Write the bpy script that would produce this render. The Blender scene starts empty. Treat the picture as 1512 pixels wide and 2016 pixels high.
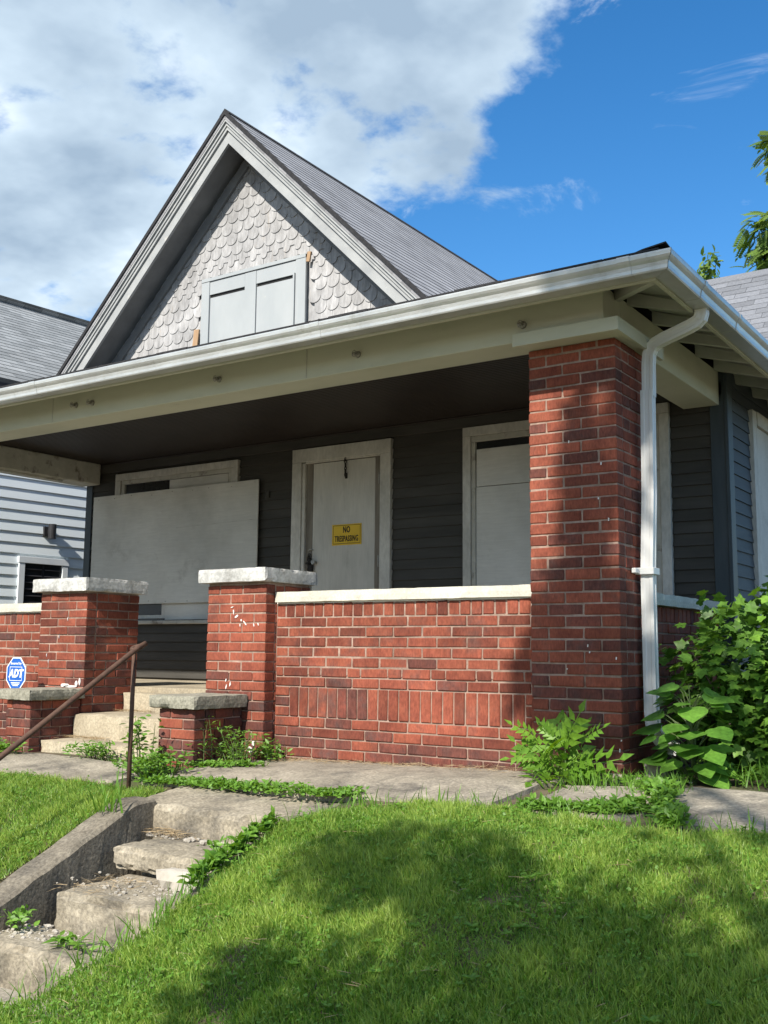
import bpy, math, random
import numpy as np
from mathutils import Vector, Matrix, Euler, noise
R = math.radians
random.seed(7)
rng = np.random.default_rng(11)
scn = bpy.context.scene
col = scn.collection

# ------------------------------------------------------------------ camera
CAM = Vector((2.2188, -5.6703, 0.6644))
yaw, pitch, roll = R(34.088), R(7.581), R(.542)
fwd = Vector((-math.sin(yaw) * math.cos(pitch), math.cos(yaw) * math.cos(pitch), math.sin(pitch)))
rgt = Vector((math.cos(yaw), math.sin(yaw), 0)); upv = rgt.cross(fwd)
r2 = rgt * math.cos(roll) + upv * math.sin(roll); u2 = -rgt * math.sin(roll) + upv * math.cos(roll)
cd = bpy.data.cameras.new('camera'); cam = bpy.data.objects.new('camera', cd); col.objects.link(cam)
cd.sensor_fit = 'VERTICAL'; cd.sensor_height = 36; cd.lens = 2061.2 / 2016 * 36
cd.clip_start = .05; cd.clip_end = 3000
cam.matrix_world = Matrix(((r2.x, u2.x, -fwd.x, CAM.x), (r2.y, u2.y, -fwd.y, CAM.y), (r2.z, u2.z, -fwd.z, CAM.z), (0, 0, 0, 1)))
scn.camera = cam
scn.view_settings.view_transform = 'Standard'; scn.view_settings.look = 'None'
scn.view_settings.gamma = 1; scn.view_settings.use_curve_mapping = False
scn.view_settings.exposure = 0.60
scn.render.engine = 'CYCLES'
scn.cycles.max_bounces = 8; scn.cycles.transparent_max_bounces = 8
scn.cycles.use_denoising = True

# ------------------------------------------------------------------ sky with clouds, sun
SUN = Vector((.11, -1, .83)).normalized()
world = bpy.data.worlds.new('World'); scn.world = world; world.use_nodes = True
nt = world.node_tree; nt.nodes.clear()
def N(t, **k):
    n = nt.nodes.new(t)
    for a, b in k.items(): setattr(n, a, b)
    return n
def math_(op, a, b=None, c=None, clamp=False):
    n = N('ShaderNodeMath', operation=op); n.use_clamp = clamp
    for i, v in enumerate((a, b, c)):
        if v is None: continue
        if isinstance(v, (int, float)): n.inputs[i].default_value = v
        else: nt.links.new(v, n.inputs[i])
    return n.outputs[0]
def pix(u, v):
    d = r2 * ((u - 756) / 2061.2) - u2 * ((v - 1008) / 2061.2) + fwd
    return d.normalized()
sky = N('ShaderNodeTexSky', sky_type='NISHITA'); sky.sun_disc = False
sky.sun_elevation = math.asin(SUN.z); sky.sun_rotation = math.atan2(SUN.x, SUN.y)
sky.air_density = 1.0; sky.dust_density = .3; sky.ozone_density = 3.0
hsv = N('ShaderNodeHueSaturation'); hsv.inputs['Saturation'].default_value = 1.32; hsv.inputs['Value'].default_value = 1.7
nt.links.new(sky.outputs[0], hsv.inputs['Color'])
tc = N('ShaderNodeTexCoord')
sep = N('ShaderNodeSeparateXYZ'); nt.links.new(tc.outputs['Generated'], sep.inputs[0])
den = math_('ADD', math_('MAXIMUM', sep.outputs[2], 0.0), .22)
cmb = N('ShaderNodeCombineXYZ')
nt.links.new(math_('DIVIDE', sep.outputs[0], den), cmb.inputs[0]); nt.links.new(math_('DIVIDE', sep.outputs[1], den), cmb.inputs[1])
def nz(scale, detail, rough, vec, off=0.0, dist=0.0):
    mp = N('ShaderNodeMapping'); mp.inputs['Location'].default_value = (off, off * .7, off * .3)
    nt.links.new(vec, mp.inputs[0])
    n = N('ShaderNodeTexNoise'); n.inputs['Scale'].default_value = scale; n.inputs['Detail'].default_value = detail
    n.inputs['Roughness'].default_value = rough; n.inputs['Distortion'].default_value = dist
    nt.links.new(mp.outputs[0], n.inputs['Vector']); return n.outputs['Fac']
big = nz(1.5, 8, .58, cmb.outputs[0], 3.1, .25)
fine = nz(4.5, 6, .6, cmb.outputs[0], 1.7)
nrm = pix(1085, 30).cross(pix(905, 470)).normalized()
if nrm.dot(pix(300, 250)) < 0: nrm = -nrm
vd = N('ShaderNodeVectorMath', operation='DOT_PRODUCT'); nt.links.new(tc.outputs['Generated'], vd.inputs[0]); vd.inputs[1].default_value = nrm
side = math_('MINIMUM', math_('MAXIMUM', math_('MULTIPLY', vd.outputs['Value'], 2.6), -.16), .065)
dens = math_('ADD', math_('ADD', big, side), math_('MULTIPLY', math_('SUBTRACT', fine, .5), .42))
mr = N('ShaderNodeMapRange', interpolation_type='SMOOTHSTEP'); nt.links.new(dens, mr.inputs[0])
mr.inputs[1].default_value = .482; mr.inputs[2].default_value = .585
shade = math_('ADD', nz(2.2, 5, .55, cmb.outputs[0], 8.3), math_('MULTIPLY', math_('SUBTRACT', dens, .6), -.5))
cr = N('ShaderNodeValToRGB'); nt.links.new(shade, cr.inputs[0])
e = cr.color_ramp.elements
e[0].position = .30; e[0].color = (3.6, 4.8, 6.2, 1)
e[1].position = .64; e[1].color = (11.8, 12.6, 13.2, 1)
e2 = e.new(.46); e2.color = (6.2, 7.6, 8.9, 1)
wsp = nz(3.4, 9, .62, cmb.outputs[0], 5.4, .6); wr_ = N('ShaderNodeMapRange', interpolation_type='SMOOTHSTEP'); nt.links.new(wsp, wr_.inputs[0]); wr_.inputs[1].default_value = .565; wr_.inputs[2].default_value = .72; wr_.inputs[4].default_value = .75
mask_ = math_('MAXIMUM', mr.outputs[0], wr_.outputs[0])
mix = N('ShaderNodeMixRGB'); nt.links.new(mask_, mix.inputs[0]); nt.links.new(hsv.outputs[0], mix.inputs[1]); nt.links.new(cr.outputs[0], mix.inputs[2])
bg = N('ShaderNodeBackground'); bg.inputs['Strength'].default_value = .073
nt.links.new(mix.outputs[0], bg.inputs[0])
wo = N('ShaderNodeOutputWorld'); nt.links.new(bg.outputs[0], wo.inputs[0])
sd = bpy.data.lights.new('sun', 'SUN'); sd.energy = 5.0; sd.angle = R(.53); sd.color = (1, .94, .84)
sun = bpy.data.objects.new('sun', sd); col.objects.link(sun)
sun.rotation_euler = (-SUN).to_track_quat('-Z', 'Y').to_euler(); sun.location = (3, -30, 25)

# ------------------------------------------------------------------ materials
def pm(name, cols, rough=.7, scale=4, detail=5, stretch=(1, 1, 1), bump=0, bscale=30, bstretch=None, rnd=0, spec=.3, metallic=0, patch=None, hue=0, objrand=None, dist=.004, fine=None, broad=None):
    """procedural paint, wood, brick, stone: noise ramp + object random + bump; patch = (colour, scale, lo, hi) a second worn colour"""
    m = bpy.data.materials.new(name); m.use_nodes = True; t = m.node_tree; t.nodes.clear(); L = t.links.new
    o = t.nodes.new('ShaderNodeOutputMaterial'); b = t.nodes.new('ShaderNodeBsdfPrincipled'); L(b.outputs[0], o.inputs[0])
    b.inputs['Roughness'].default_value = rough; b.inputs['Metallic'].default_value = metallic
    b.inputs['Specular IOR Level'].default_value = spec
    g = t.nodes.new('ShaderNodeNewGeometry'); oi = t.nodes.new('ShaderNodeObjectInfo')
    def noise_(sc, st, det=5, r=.6, shift=False):
        mp = t.nodes.new('ShaderNodeMapping'); mp.inputs['Scale'].default_value = st; L(g.outputs['Position'], mp.inputs[0])
        n = t.nodes.new('ShaderNodeTexNoise'); n.inputs['Scale'].default_value = sc; n.inputs['Detail'].default_value = det; n.inputs['Roughness'].default_value = r
        L(mp.outputs[0], n.inputs['Vector']); return n.outputs['Fac']
    ramp = t.nodes.new('ShaderNodeValToRGB'); L(noise_(scale, stretch, detail), ramp.inputs[0])
    el = ramp.color_ramp.elements
    if len(cols) == 2: pos = (.3, .7)
    else: pos = [.25 + .5 * i / (len(cols) - 1) for i in range(len(cols))]
    for i, c in enumerate(cols):
        if i < 2: q = el[i] if i == 0 else el[len(el) - 1]
        if i == 0: q = el[0]
        elif i == 1: q = el[1]
        else: q = el.new(.999)
        q.position = pos[i]; q.color = (*c, 1)
    c = ramp.outputs[0]
    if objrand:
        rr = t.nodes.new('ShaderNodeValToRGB'); L(oi.outputs['Random'], rr.inputs[0])
        for i, (p, cc) in enumerate(objrand):
            q = rr.color_ramp.elements[i] if i < 2 else rr.color_ramp.elements.new(p)
            q.position = p; q.color = (*cc, 1)
        mx = t.nodes.new('ShaderNodeMixRGB'); mx.blend_type = 'MULTIPLY'; mx.inputs[0].default_value = 1
        L(c, mx.inputs[1]); L(rr.outputs[0], mx.inputs[2]); c = mx.outputs[0]
    if patch:
        pc, ps, lo, hi = patch[:4]
        r_ = t.nodes.new('ShaderNodeMapRange'); r_.inputs[1].default_value = lo; r_.inputs[2].default_value = hi
        L(noise_(ps, patch[4] if len(patch) > 4 else (1, 1, 1), 8, .65), r_.inputs[0])
        mx = t.nodes.new('ShaderNodeMixRGB'); L(r_.outputs[0], mx.inputs[0]); L(c, mx.inputs[1]); mx.inputs[2].default_value = (*pc, 1); c = mx.outputs[0]
    for fb in (fine, broad):
        if not fb: continue
        r_ = t.nodes.new('ShaderNodeMapRange'); r_.inputs[1].default_value = .32; r_.inputs[2].default_value = .68; r_.inputs[3].default_value = fb[1]; r_.inputs[4].default_value = fb[2]
        L(noise_(fb[0], fb[3] if len(fb) > 3 else (1, 1, 1), 7, .62), r_.inputs[0])
        mx = t.nodes.new('ShaderNodeMixRGB'); mx.blend_type = 'MULTIPLY'; mx.inputs[0].default_value = 1; L(c, mx.inputs[1]); L(r_.outputs[0], mx.inputs[2]); c = mx.outputs[0]
    if rnd or hue:
        h = t.nodes.new('ShaderNodeHueSaturation'); L(c, h.inputs['Color'])
        r_ = t.nodes.new('ShaderNodeMapRange'); L(oi.outputs['Random'], r_.inputs[0]); r_.inputs[3].default_value = 1 - rnd; r_.inputs[4].default_value = 1 + rnd
        L(r_.outputs[0], h.inputs['Value'])
        if hue:
            w = t.nodes.new('ShaderNodeTexWhiteNoise'); w.noise_dimensions = '1D'; L(oi.outputs['Random'], w.inputs['W'])
            r2_ = t.nodes.new('ShaderNodeMapRange'); L(w.outputs[0], r2_.inputs[0]); r2_.inputs[3].default_value = .5 - hue; r2_.inputs[4].default_value = .5 + hue
            L(r2_.outputs[0], h.inputs['Hue'])
        c = h.outputs[0]
    L(c, b.inputs['Base Color'])
    if bump:
        bp = t.nodes.new('ShaderNodeBump'); bp.inputs['Strength'].default_value = bump; bp.inputs['Distance'].default_value = dist
        L(noise_(bscale, bstretch or stretch, 6, .65), bp.inputs['Height']); L(bp.outputs[0], b.inputs['Normal'])
    return m

def leafmat(name, c0, c1, trans=.35, rough=.45, vary=.25, attr=False, spec=.35):
    m = bpy.data.materials.new(name); m.use_nodes = True; t = m.node_tree; t.nodes.clear(); L = t.links.new
    o = t.nodes.new('ShaderNodeOutputMaterial'); b = t.nodes.new('ShaderNodeBsdfPrincipled'); tr = t.nodes.new('ShaderNodeBsdfTranslucent')
    ms = t.nodes.new('ShaderNodeMixShader'); ms.inputs[0].default_value = trans
    L(b.outputs[0], ms.inputs[1]); L(tr.outputs[0], ms.inputs[2]); L(ms.outputs[0], o.inputs[0])
    b.inputs['Roughness'].default_value = rough; b.inputs['Specular IOR Level'].default_value = spec
    mx = t.nodes.new('ShaderNodeMixRGB'); mx.inputs[1].default_value = (*c0, 1); mx.inputs[2].default_value = (*c1, 1)
    if attr:
        a = t.nodes.new('ShaderNodeAttribute'); a.attribute_name = 'tint'; L(a.outputs['Fac'], mx.inputs[0])
    else:
        oi = t.nodes.new('ShaderNodeObjectInfo'); g = t.nodes.new('ShaderNodeNewGeometry')
        n = t.nodes.new('ShaderNodeTexNoise'); n.inputs['Scale'].default_value = 9; L(g.outputs['Position'], n.inputs['Vector'])
        ad = t.nodes.new('ShaderNodeMath'); ad.operation = 'MULTIPLY_ADD'; L(n.outputs['Fac'], ad.inputs[0]); ad.inputs[1].default_value = .9; 
        ad2 = t.nodes.new('ShaderNodeMath'); ad2.operation = 'MULTIPLY_ADD'; L(oi.outputs['Random'], ad2.inputs[0]); ad2.inputs[1].default_value = .7; ad2.inputs[2].default_value = -.3
        L(ad2.outputs[0], ad.inputs[2]); ad.use_clamp = True; L(ad.outputs[0], mx.inputs[0])
    g2 = t.nodes.new('ShaderNodeNewGeometry'); nf = t.nodes.new('ShaderNodeTexNoise'); nf.inputs['Scale'].default_value = 45; nf.inputs['Detail'].default_value = 4; L(g2.outputs['Position'], nf.inputs['Vector'])
    rf = t.nodes.new('ShaderNodeMapRange'); L(nf.outputs['Fac'], rf.inputs[0]); rf.inputs[1].default_value = .3; rf.inputs[2].default_value = .7; rf.inputs[3].default_value = .68; rf.inputs[4].default_value = 1.2
    mv = t.nodes.new('ShaderNodeMixRGB'); mv.blend_type = 'MULTIPLY'; mv.inputs[0].default_value = 1; L(mx.outputs[0], mv.inputs[1]); L(rf.outputs[0], mv.inputs[2]); mx = mv
    L(mx.outputs[0], b.inputs['Base Color'])
    hs = t.nodes.new('ShaderNodeHueSaturation'); hs.inputs['Value'].default_value = 1.25; hs.inputs['Saturation'].default_value = 1.1; hs.inputs['Hue'].default_value = .485
    L(mx.outputs[0], hs.inputs['Color']); L(hs.outputs[0], tr.inputs['Color'])
    return m

V3 = (1, 1, .12)
MT = dict(
    brick=pm('brick_red', [(.175, .050, .034), (.265, .078, .048), (.33, .105, .062)], .82, 7, fine=(90, .72, 1.2, (1, 1, .35)), broad=(1.9, .58, 1.14), bump=.55, bscale=60, bstretch=(4, 4, .5), spec=.2, patch=((.115, .06, .05), 3.6, .54, .76),
             objrand=[(0, (.80, .74, .72)), (1, (1.08, 1.02, 1.0)), (.12, (.62, .62, .66)), (.3, (.92, .86, .84)), (.7, (1.04, 1.0, .96))]),
    brick_dark=pm('brick_soot_and_shade', [(.095, .042, .035), (.16, .060, .046), (.22, .070, .050)], .88, 8, fine=(90, .7, 1.2, (1, 1, .35)), broad=(2.2, .7, 1.1), bump=.55, bscale=60, bstretch=(4, 4, .5), spec=.15, patch=((.085, .06, .055), 6, .5, .75),
             objrand=[(0, (.7, .72, .75)), (1, (1.2, 1.05, 1.0)), (.5, (.95, .95, .95))]),
    mortar=pm('mortar', [(.28, .19, .145), (.42, .305, .245)], .95, 12, broad=(2.5, .62, 1.1), fine=(30, .75, 1.1), bump=.6, bscale=120, spec=.1),
    mortar_dark=pm('mortar_eroded', [(.22, .15, .115), (.38, .27, .215)], .95, 12, bump=.6, bscale=120, spec=.1),
    limestone=pm('cap_stone', [(.38, .375, .35), (.52, .515, .495), (.62, .615, .595)], .85, 9, fine=(45, .7, 1.15), broad=(4, .72, 1.1), bump=.4, bscale=90, patch=((.20, .19, .17), 5, .56, .75)),
    cap_white=pm('painted_cap', [(.50, .475, .40), (.62, .595, .51)], .75, 5, fine=(60, .82, 1.1), broad=(3, .8, 1.08), bump=.25, bscale=80, patch=((.36, .33, .27), 6, .6, .8)),
    cap_grey=pm('grey_cap_stone', [(.17, .165, .13), (.28, .265, .21), (.36, .34, .28)], .92, 8, fine=(60, .6, 1.25), bump=.6, bscale=70, patch=((.11, .11, .09), 9, .55, .75)),
    concrete=pm('concrete', [(.19, .165, .122), (.31, .268, .20), (.42, .37, .285)], .92, 3.5, fine=(55, .58, 1.28), broad=(2.4, .66, 1.12), detail=9, dist=.012, bump=.55, bscale=55, patch=((.11, .10, .085), 2.3, .52, .72)),
    curb=pm('stained_curb', [(.13, .112, .085), (.22, .19, .145), (.31, .275, .215)], .93, 4, detail=9, dist=.012, bump=.6, bscale=50, fine=(60, .55, 1.3), broad=(3, .6, 1.1), patch=((.09, .08, .065), 3, .5, .7)),
    concrete_light=pm('pale_concrete', [(.32, .27, .19), (.42, .36, .26), (.48, .42, .31)], .9, 4, fine=(55, .7, 1.18), broad=(2.4, .75, 1.1), detail=8, dist=.012, bump=.4, bscale=60, patch=((.26, .22, .165), 3, .55, .75)),
    walk=pm('walk_concrete', [(.21, .185, .145), (.34, .30, .235), (.47, .415, .325)], .93, 1.7, fine=(60, .6, 1.25), broad=(3.2, .66, 1.15), detail=10, dist=.012, bump=.5, bscale=45, patch=((.11, .10, .085), 3.1, .5, .7)),
    rubble=pm('broken_concrete', [(.34, .31, .26), (.48, .44, .38)], .92, 10, bump=.5, bscale=70, rnd=.2),
    beam=pm('porch_beam_paint', [(.43, .435, .345), (.50, .50, .405), (.53, .53, .435)], .6, 2.5, stretch=(.5, 1, 2), bump=.12, bscale=25, patch=((.32, .31, .26), 3, .66, .85)),
    trim=pm('white_trim_paint', [(.50, .485, .44), (.60, .585, .54)], .6, 5, fine=(35, .82, 1.06, (1, 1, .4)), broad=(3, .8, 1.05), stretch=(1, 1, .4), bump=.2, bscale=30, patch=((.25, .23, .20), 9, .66, .82)),
    trim_worn=pm('worn_trim_paint', [(.36, .35, .31), (.48, .47, .42)], .75, 8, bump=.4, bscale=30, patch=((.16, .14, .12), 7, .55, .68)),
    ply=pm('painted_plywood', [(.44, .43, .395), (.56, .55, .51), (.60, .59, .55)], .65, 1.6, fine=(26, .92, 1.04, (.25, 1, 3)), broad=(1.6, .84, 1.06), stretch=(1, 1, .8), bump=.12, bscale=14, bstretch=(1, 1, 12), patch=((.33, .31, .275), 2.5, .6, .8)),
    door=pm('door_paint', [(.46, .445, .405), (.57, .555, .51)], .55, 2, fine=(30, .91, 1.04, (3, 1, .2)), broad=(2.2, .78, 1.06, (1, 1, .5)), stretch=(1, 1, .25), bump=.08, bscale=20, patch=((.27, .25, .22), 3.5, .63, .85, (1, 1, .3))),
    jamb=pm('bare_jamb', [(.13, .115, .095), (.24, .215, .18)], .8, 6, stretch=(3, 3, .4), bump=.2),
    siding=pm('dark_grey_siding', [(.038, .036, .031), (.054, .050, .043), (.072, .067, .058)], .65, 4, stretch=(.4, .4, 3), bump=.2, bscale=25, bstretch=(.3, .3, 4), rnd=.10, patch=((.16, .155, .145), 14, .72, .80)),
    siding_side=pm('slate_siding', [(.040, .050, .060), (.060, .072, .085)], .6, 4, stretch=(.4, .4, 3), bump=.2, bscale=25, bstretch=(.3, .3, 4), rnd=.06, patch=((.19, .20, .21), 14, .74, .82)),
    cornerboard=pm('slate_corner_paint', [(.032, .044, .052), (.052, .066, .076)], .5, 6, stretch=(2, 2, .3), bump=.15),
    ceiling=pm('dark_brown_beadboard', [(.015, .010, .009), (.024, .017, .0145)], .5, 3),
    gable=pm('weathered_scale', [(.26, .258, .26), (.355, .352, .355), (.44, .437, .44)], .8, 7, fine=(40, .75, 1.15, (1, 1, .25)), broad=(2.5, .82, 1.1), stretch=(1.5, 1.5, .35), bump=.3, bscale=35, bstretch=(3, 3, .25), rnd=.09, patch=((.34, .29, .24), 8, .62, .8, (1.4, 1.4, .3))),
    rake=pm('grey_rake_paint', [(.27, .28, .285), (.36, .37, .37)], .65, 5, bump=.2, bscale=25, patch=((.45, .44, .41), 9, .62, .75)),
    soffit=pm('grey_soffit_paint', [(.16, .165, .17), (.21, .215, .22)], .7, 5, bump=.1),
    shutter=pm('shutter_paint', [(.30, .325, .34), (.36, .38, .39)], .6, 3, stretch=(1, 1, .4), bump=.1, patch=((.44, .43, .40), 12, .66, .78)),
    rawwood=pm('raw_wood', [(.30, .19, .11), (.42, .29, .18)], .8, 6, stretch=(3, 3, .4)),
    gutter=pm('gutter_aluminium', [(.46, .47, .46), (.56, .57, .56)], .30, 3, broad=(2.2, .8, 1.08), stretch=(.6, .6, 2), bump=.5, bscale=4, dist=.012, spec=.5, metallic=.35, patch=((.33, .32, .28), 7, .58, .80, (1, 1, .25))),
    downspout=pm('downspout_white', [(.62, .62, .60), (.72, .72, .70)], .4, 3, bump=.03, spec=.45, patch=((.45, .45, .42), 6, .66, .85)),
    rafter=pm('rafter_paint', [(.40, .40, .35), (.50, .50, .44)], .7, 6, bump=.15, patch=((.25, .24, .20), 7, .6, .8)),
    asphalt_edge=pm('black_shingle', [(.018, .018, .02), (.035, .035, .038)], .9, 25, bump=.6, bscale=150),
    rust=pm('rusty_pipe', [(.055, .034, .025), (.10, .055, .038), (.13, .075, .05)], .75, 25, bump=.3, bscale=150, metallic=.2),
    iron=pm('blackened_iron', [(.012, .011, .01), (.04, .035, .03)], .6, 30, metallic=.4),
    tin=pm('dull_metal', [(.22, .21, .19), (.38, .37, .34)], .5, 30, metallic=.5),
    glass=pm('dark_pane', [(.012, .013, .015), (.03, .032, .035)], .15, 2, spec=.5),
    yellow=pm('sign_yellow', [(.62, .40, .02), (.70, .46, .03)], .5, 6),
    black=pm('sign_black', [(.01, .01, .01), (.016, .015, .014)], .6, 6),
    blue=pm('sign_blue', [(.014, .085, .36), (.02, .11, .42)], .4, 6),
    white=pm('sign_white', [(.72, .74, .76), (.78, .79, .80)], .45, 6),
    blue_siding=pm('pale_blue_siding', [(.70, .77, .81), (.78, .84, .87)], .6, 3, stretch=(.4, .4, 2), bump=.06, rnd=.03),
    blue_trim=pm('pale_window_trim', [(.66, .70, .74), (.74, .78, .80)], .6, 4),
    lamp_black=pm('lamp_housing', [(.02, .02, .022), (.035, .035, .04)], .4, 9),
    soil=pm('soil', [(.055, .042, .028), (.10, .078, .05), (.16, .125, .08)], .95, 6, detail=9, bump=.8, bscale=40, patch=((.06, .09, .025), 2.5, .5, .65)),
    straw=pm('dry_straw', [(.26, .185, .10), (.42, .32, .19)], .9, 30),
    paintfleck=pm('white_paint_fleck', [(.66, .64, .60), (.78, .76, .72)], .8, 20),
    bark=pm('bark', [(.05, .037, .027), (.11, .085, .06)], .9, 12, stretch=(1, 1, .25), bump=.8, bscale=30),
    stem=pm('green_stem', [(.06, .10, .03), (.11, .14, .05)], .6, 20),
    street=pm('street_asphalt', [(.04, .04, .042), (.065, .065, .066)], .9, 20, bump=.4, bscale=150),
)
MT['leaf_bright'] = leafmat('leaf_bright', (.10, .22, .022), (.21, .38, .04), .40)
MT['leaf_heart'] = leafmat('leaf_heart', (.085, .21, .03), (.17, .35, .05), .35)
MT['leaf_shrub'] = leafmat('leaf_shrub', (.085, .20, .026), (.22, .40, .05), .32, attr=False)
MT['leaf_shrub_mass'] = leafmat('leaf_shrub_mass', (.05, .13, .02), (.17, .33, .045), .30, attr=True)
MT['leaf_weed'] = leafmat('leaf_weed', (.085, .20, .025), (.19, .36, .05), .38, attr=True)
MT['leaf_tree'] = leafmat('leaf_tree', (.08, .16, .03), (.20, .30, .06), .38, attr=True)
MT['leaf_street'] = leafmat('leaf_street', (.05, .11, .02), (.10, .19, .035), .10, attr=True)
MT['grass'] = leafmat('grass_blades', (.10, .245, .028), (.42, .54, .12), .45, rough=.42, attr=True, spec=.4)

def roofmat(name, c0, c1, tab, expo, dark=.6):
    """asphalt shingles: object x along the course, object y up the slope"""
    m = bpy.data.materials.new(name); m.use_nodes = True; t = m.node_tree; b = t.nodes['Principled BSDF']; L = t.links.new
    tcx = t.nodes.new('ShaderNodeTexCoord'); br = t.nodes.new('ShaderNodeTexBrick'); L(tcx.outputs['Object'], br.inputs['Vector'])
    br.inputs['Scale'].default_value = 1; br.inputs['Brick Width'].default_value = tab; br.inputs['Row Height'].default_value = expo
    br.inputs['Mortar Size'].default_value = .006; br.inputs['Mortar Smooth'].default_value = .3
    br.inputs['Color1'].default_value = (*c0, 1); br.inputs['Color2'].default_value = (*c1, 1); br.inputs['Mortar'].default_value = (*[x * dark for x in c0], 1)
    n = t.nodes.new('ShaderNodeTexNoise'); n.inputs['Scale'].default_value = 90; n.inputs['Detail'].default_value = 4; L(tcx.outputs['Object'], n.inputs['Vector'])
    n2 = t.nodes.new('ShaderNodeTexNoise'); n2.inputs['Scale'].default_value = 2.2; n2.inputs['Detail'].default_value = 6; L(tcx.outputs['Object'], n2.inputs['Vector'])
    a = t.nodes.new('ShaderNodeMath'); a.operation = 'ADD'; L(n.outputs['Fac'], a.inputs[0]); L(n2.outputs['Fac'], a.inputs[1])
    r_ = t.nodes.new('ShaderNodeMapRange'); L(a.outputs[0], r_.inputs[0]); r_.inputs[1].default_value = .6; r_.inputs[2].default_value = 1.4; r_.inputs[3].default_value = .65; r_.inputs[4].default_value = 1.3
    mx = t.nodes.new('ShaderNodeMixRGB'); mx.blend_type = 'MULTIPLY'; mx.inputs[0].default_value = 1; L(br.outputs['Color'], mx.inputs[1]); L(r_.outputs[0], mx.inputs[2])
    L(mx.outputs[0], b.inputs['Base Color']); b.inputs['Roughness'].default_value = .9; b.inputs['Specular IOR Level'].default_value = .15
    return m
MT['roof'] = roofmat('main_roof_shingles', (.25, .25, .265), (.31, .31, .325), .3, .135, .8)
MT['roof2'] = roofmat('neighbour_roof_shingles', (.19, .20, .205), (.29, .30, .305), .32, .14, .7)
MT['shingle'] = pm('grey_shingle', [(.13, .137, .155), (.185, .192, .21)], .9, 40, bump=.4, bscale=150, rnd=.16, spec=.15)

# ------------------------------------------------------------------ mesh helpers
W = {}
def link(name, me, mat=None, parent=None, loc=(0, 0, 0), rot=None):
    o = bpy.data.objects.new(name, me); col.objects.link(o)
    if mat is not None and me is not None and not me.materials: me.materials.append(MT[mat] if isinstance(mat, str) else mat)
    l = Vector(loc)
    if parent is not None:
        o.parent = parent; o.location = l - W[parent.name]
    else: o.location = l
    if rot is not None: o.rotation_euler = rot
    W[o.name] = l
    return o
def tag(o, label=None, cat=None, group=None, kind=None):
    if label: o['label'] = label
    if cat: o['category'] = cat
    if group: o['group'] = group
    if kind: o['kind'] = kind
    return o
def thing(name, label, cat, loc=(0, 0, 0), group=None):
    o = bpy.data.objects.new(name, None); col.objects.link(o); o.location = loc; o.empty_display_size = .1; W[o.name] = Vector(loc)
    return tag(o, label, cat, group)
class MB:
    def __init__(s): s.v = []; s.f = []
    def add(s, v, f):
        b = len(s.v); s.v += [tuple(p) for p in v]; s.f += [tuple(i + b for i in q) for q in f]; return s
    def box(s, x0, x1, y0, y1, z0, z1, ch=0):
        if not ch:
            v = [(x, y, z) for x in (x0, x1) for y in (y0, y1) for z in (z0, z1)]
            return s.add(v, [(0, 1, 3, 2), (4, 6, 7, 5), (0, 4, 5, 1), (2, 3, 7, 6), (0, 2, 6, 4), (1, 5, 7, 3)])
        a = cbox(x1 - x0, y1 - y0, z1 - z0, ch); cx, cy, cz = (x0 + x1) / 2, (y0 + y1) / 2, (z0 + z1) / 2
        return s.add([(p[0] + cx, p[1] + cy, p[2] + cz) for p in a[0]], a[1])
    def prism(s, poly, axis, a, b):
        """poly: 2d points in the plane normal to axis; extruded from a to b"""
        n = len(poly)
        def P(p, t): return {'x': (t, p[0], p[1]), 'y': (p[0], t, p[1]), 'z': (p[0], p[1], t)}[axis]
        v = [P(p, a) for p in poly] + [P(p, b) for p in poly]
        f = [tuple(range(n - 1, -1, -1)), tuple(range(n, 2 * n))] + [(i, (i + 1) % n, n + (i + 1) % n, n + i) for i in range(n)]
        return s.add(v, f)
    def tube(s, pts, rad, n=10, cap=True):
        pts = [Vector(p) for p in pts]; rings = []
        rads = rad if isinstance(rad, (list, tuple)) else [rad] * len(pts)
        ref = None
        for i, p in enumerate(pts):
            d = (pts[min(i + 1, len(pts) - 1)] - pts[max(i - 1, 0)]).normalized()
            if ref is None: ref = d.orthogonal().normalized()
            ref = (ref - d * ref.dot(d)).normalized(); q = d.cross(ref)
            rings.append([p + (ref * math.cos(2 * math.pi * k / n) + q * math.sin(2 * math.pi * k / n)) * rads[i] for k in range(n)])
        v = [c for r_ in rings for c in r_]; f = []
        for i in range(len(pts) - 1):
            for k in range(n): f.append((i * n + k, i * n + (k + 1) % n, (i + 1) * n + (k + 1) % n, (i + 1) * n + k))
        if cap: f += [tuple(range(n - 1, -1, -1)), tuple(range((len(pts) - 1) * n, len(pts) * n))]
        return s.add(v, f)
    def mesh(s, name, smooth=False):
        me = bpy.data.meshes.new(name); me.from_pydata(s.v, [], s.f); me.update()
        if smooth: me.shade_smooth()
        return me
    def build(s, name, mat, parent=None, smooth=False, recenter=True):
        me = s.mesh(name, smooth)
        if recenter:
            a = np.array(s.v); c = Vector(((a[:, 0].min() + a[:, 0].max()) / 2, (a[:, 1].min() + a[:, 1].max()) / 2, a[:, 2].min()))
            me.transform(Matrix.Translation(-c))
        else: c = Vector((0, 0, 0))
        return link(name, me, mat, parent, c)
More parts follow.
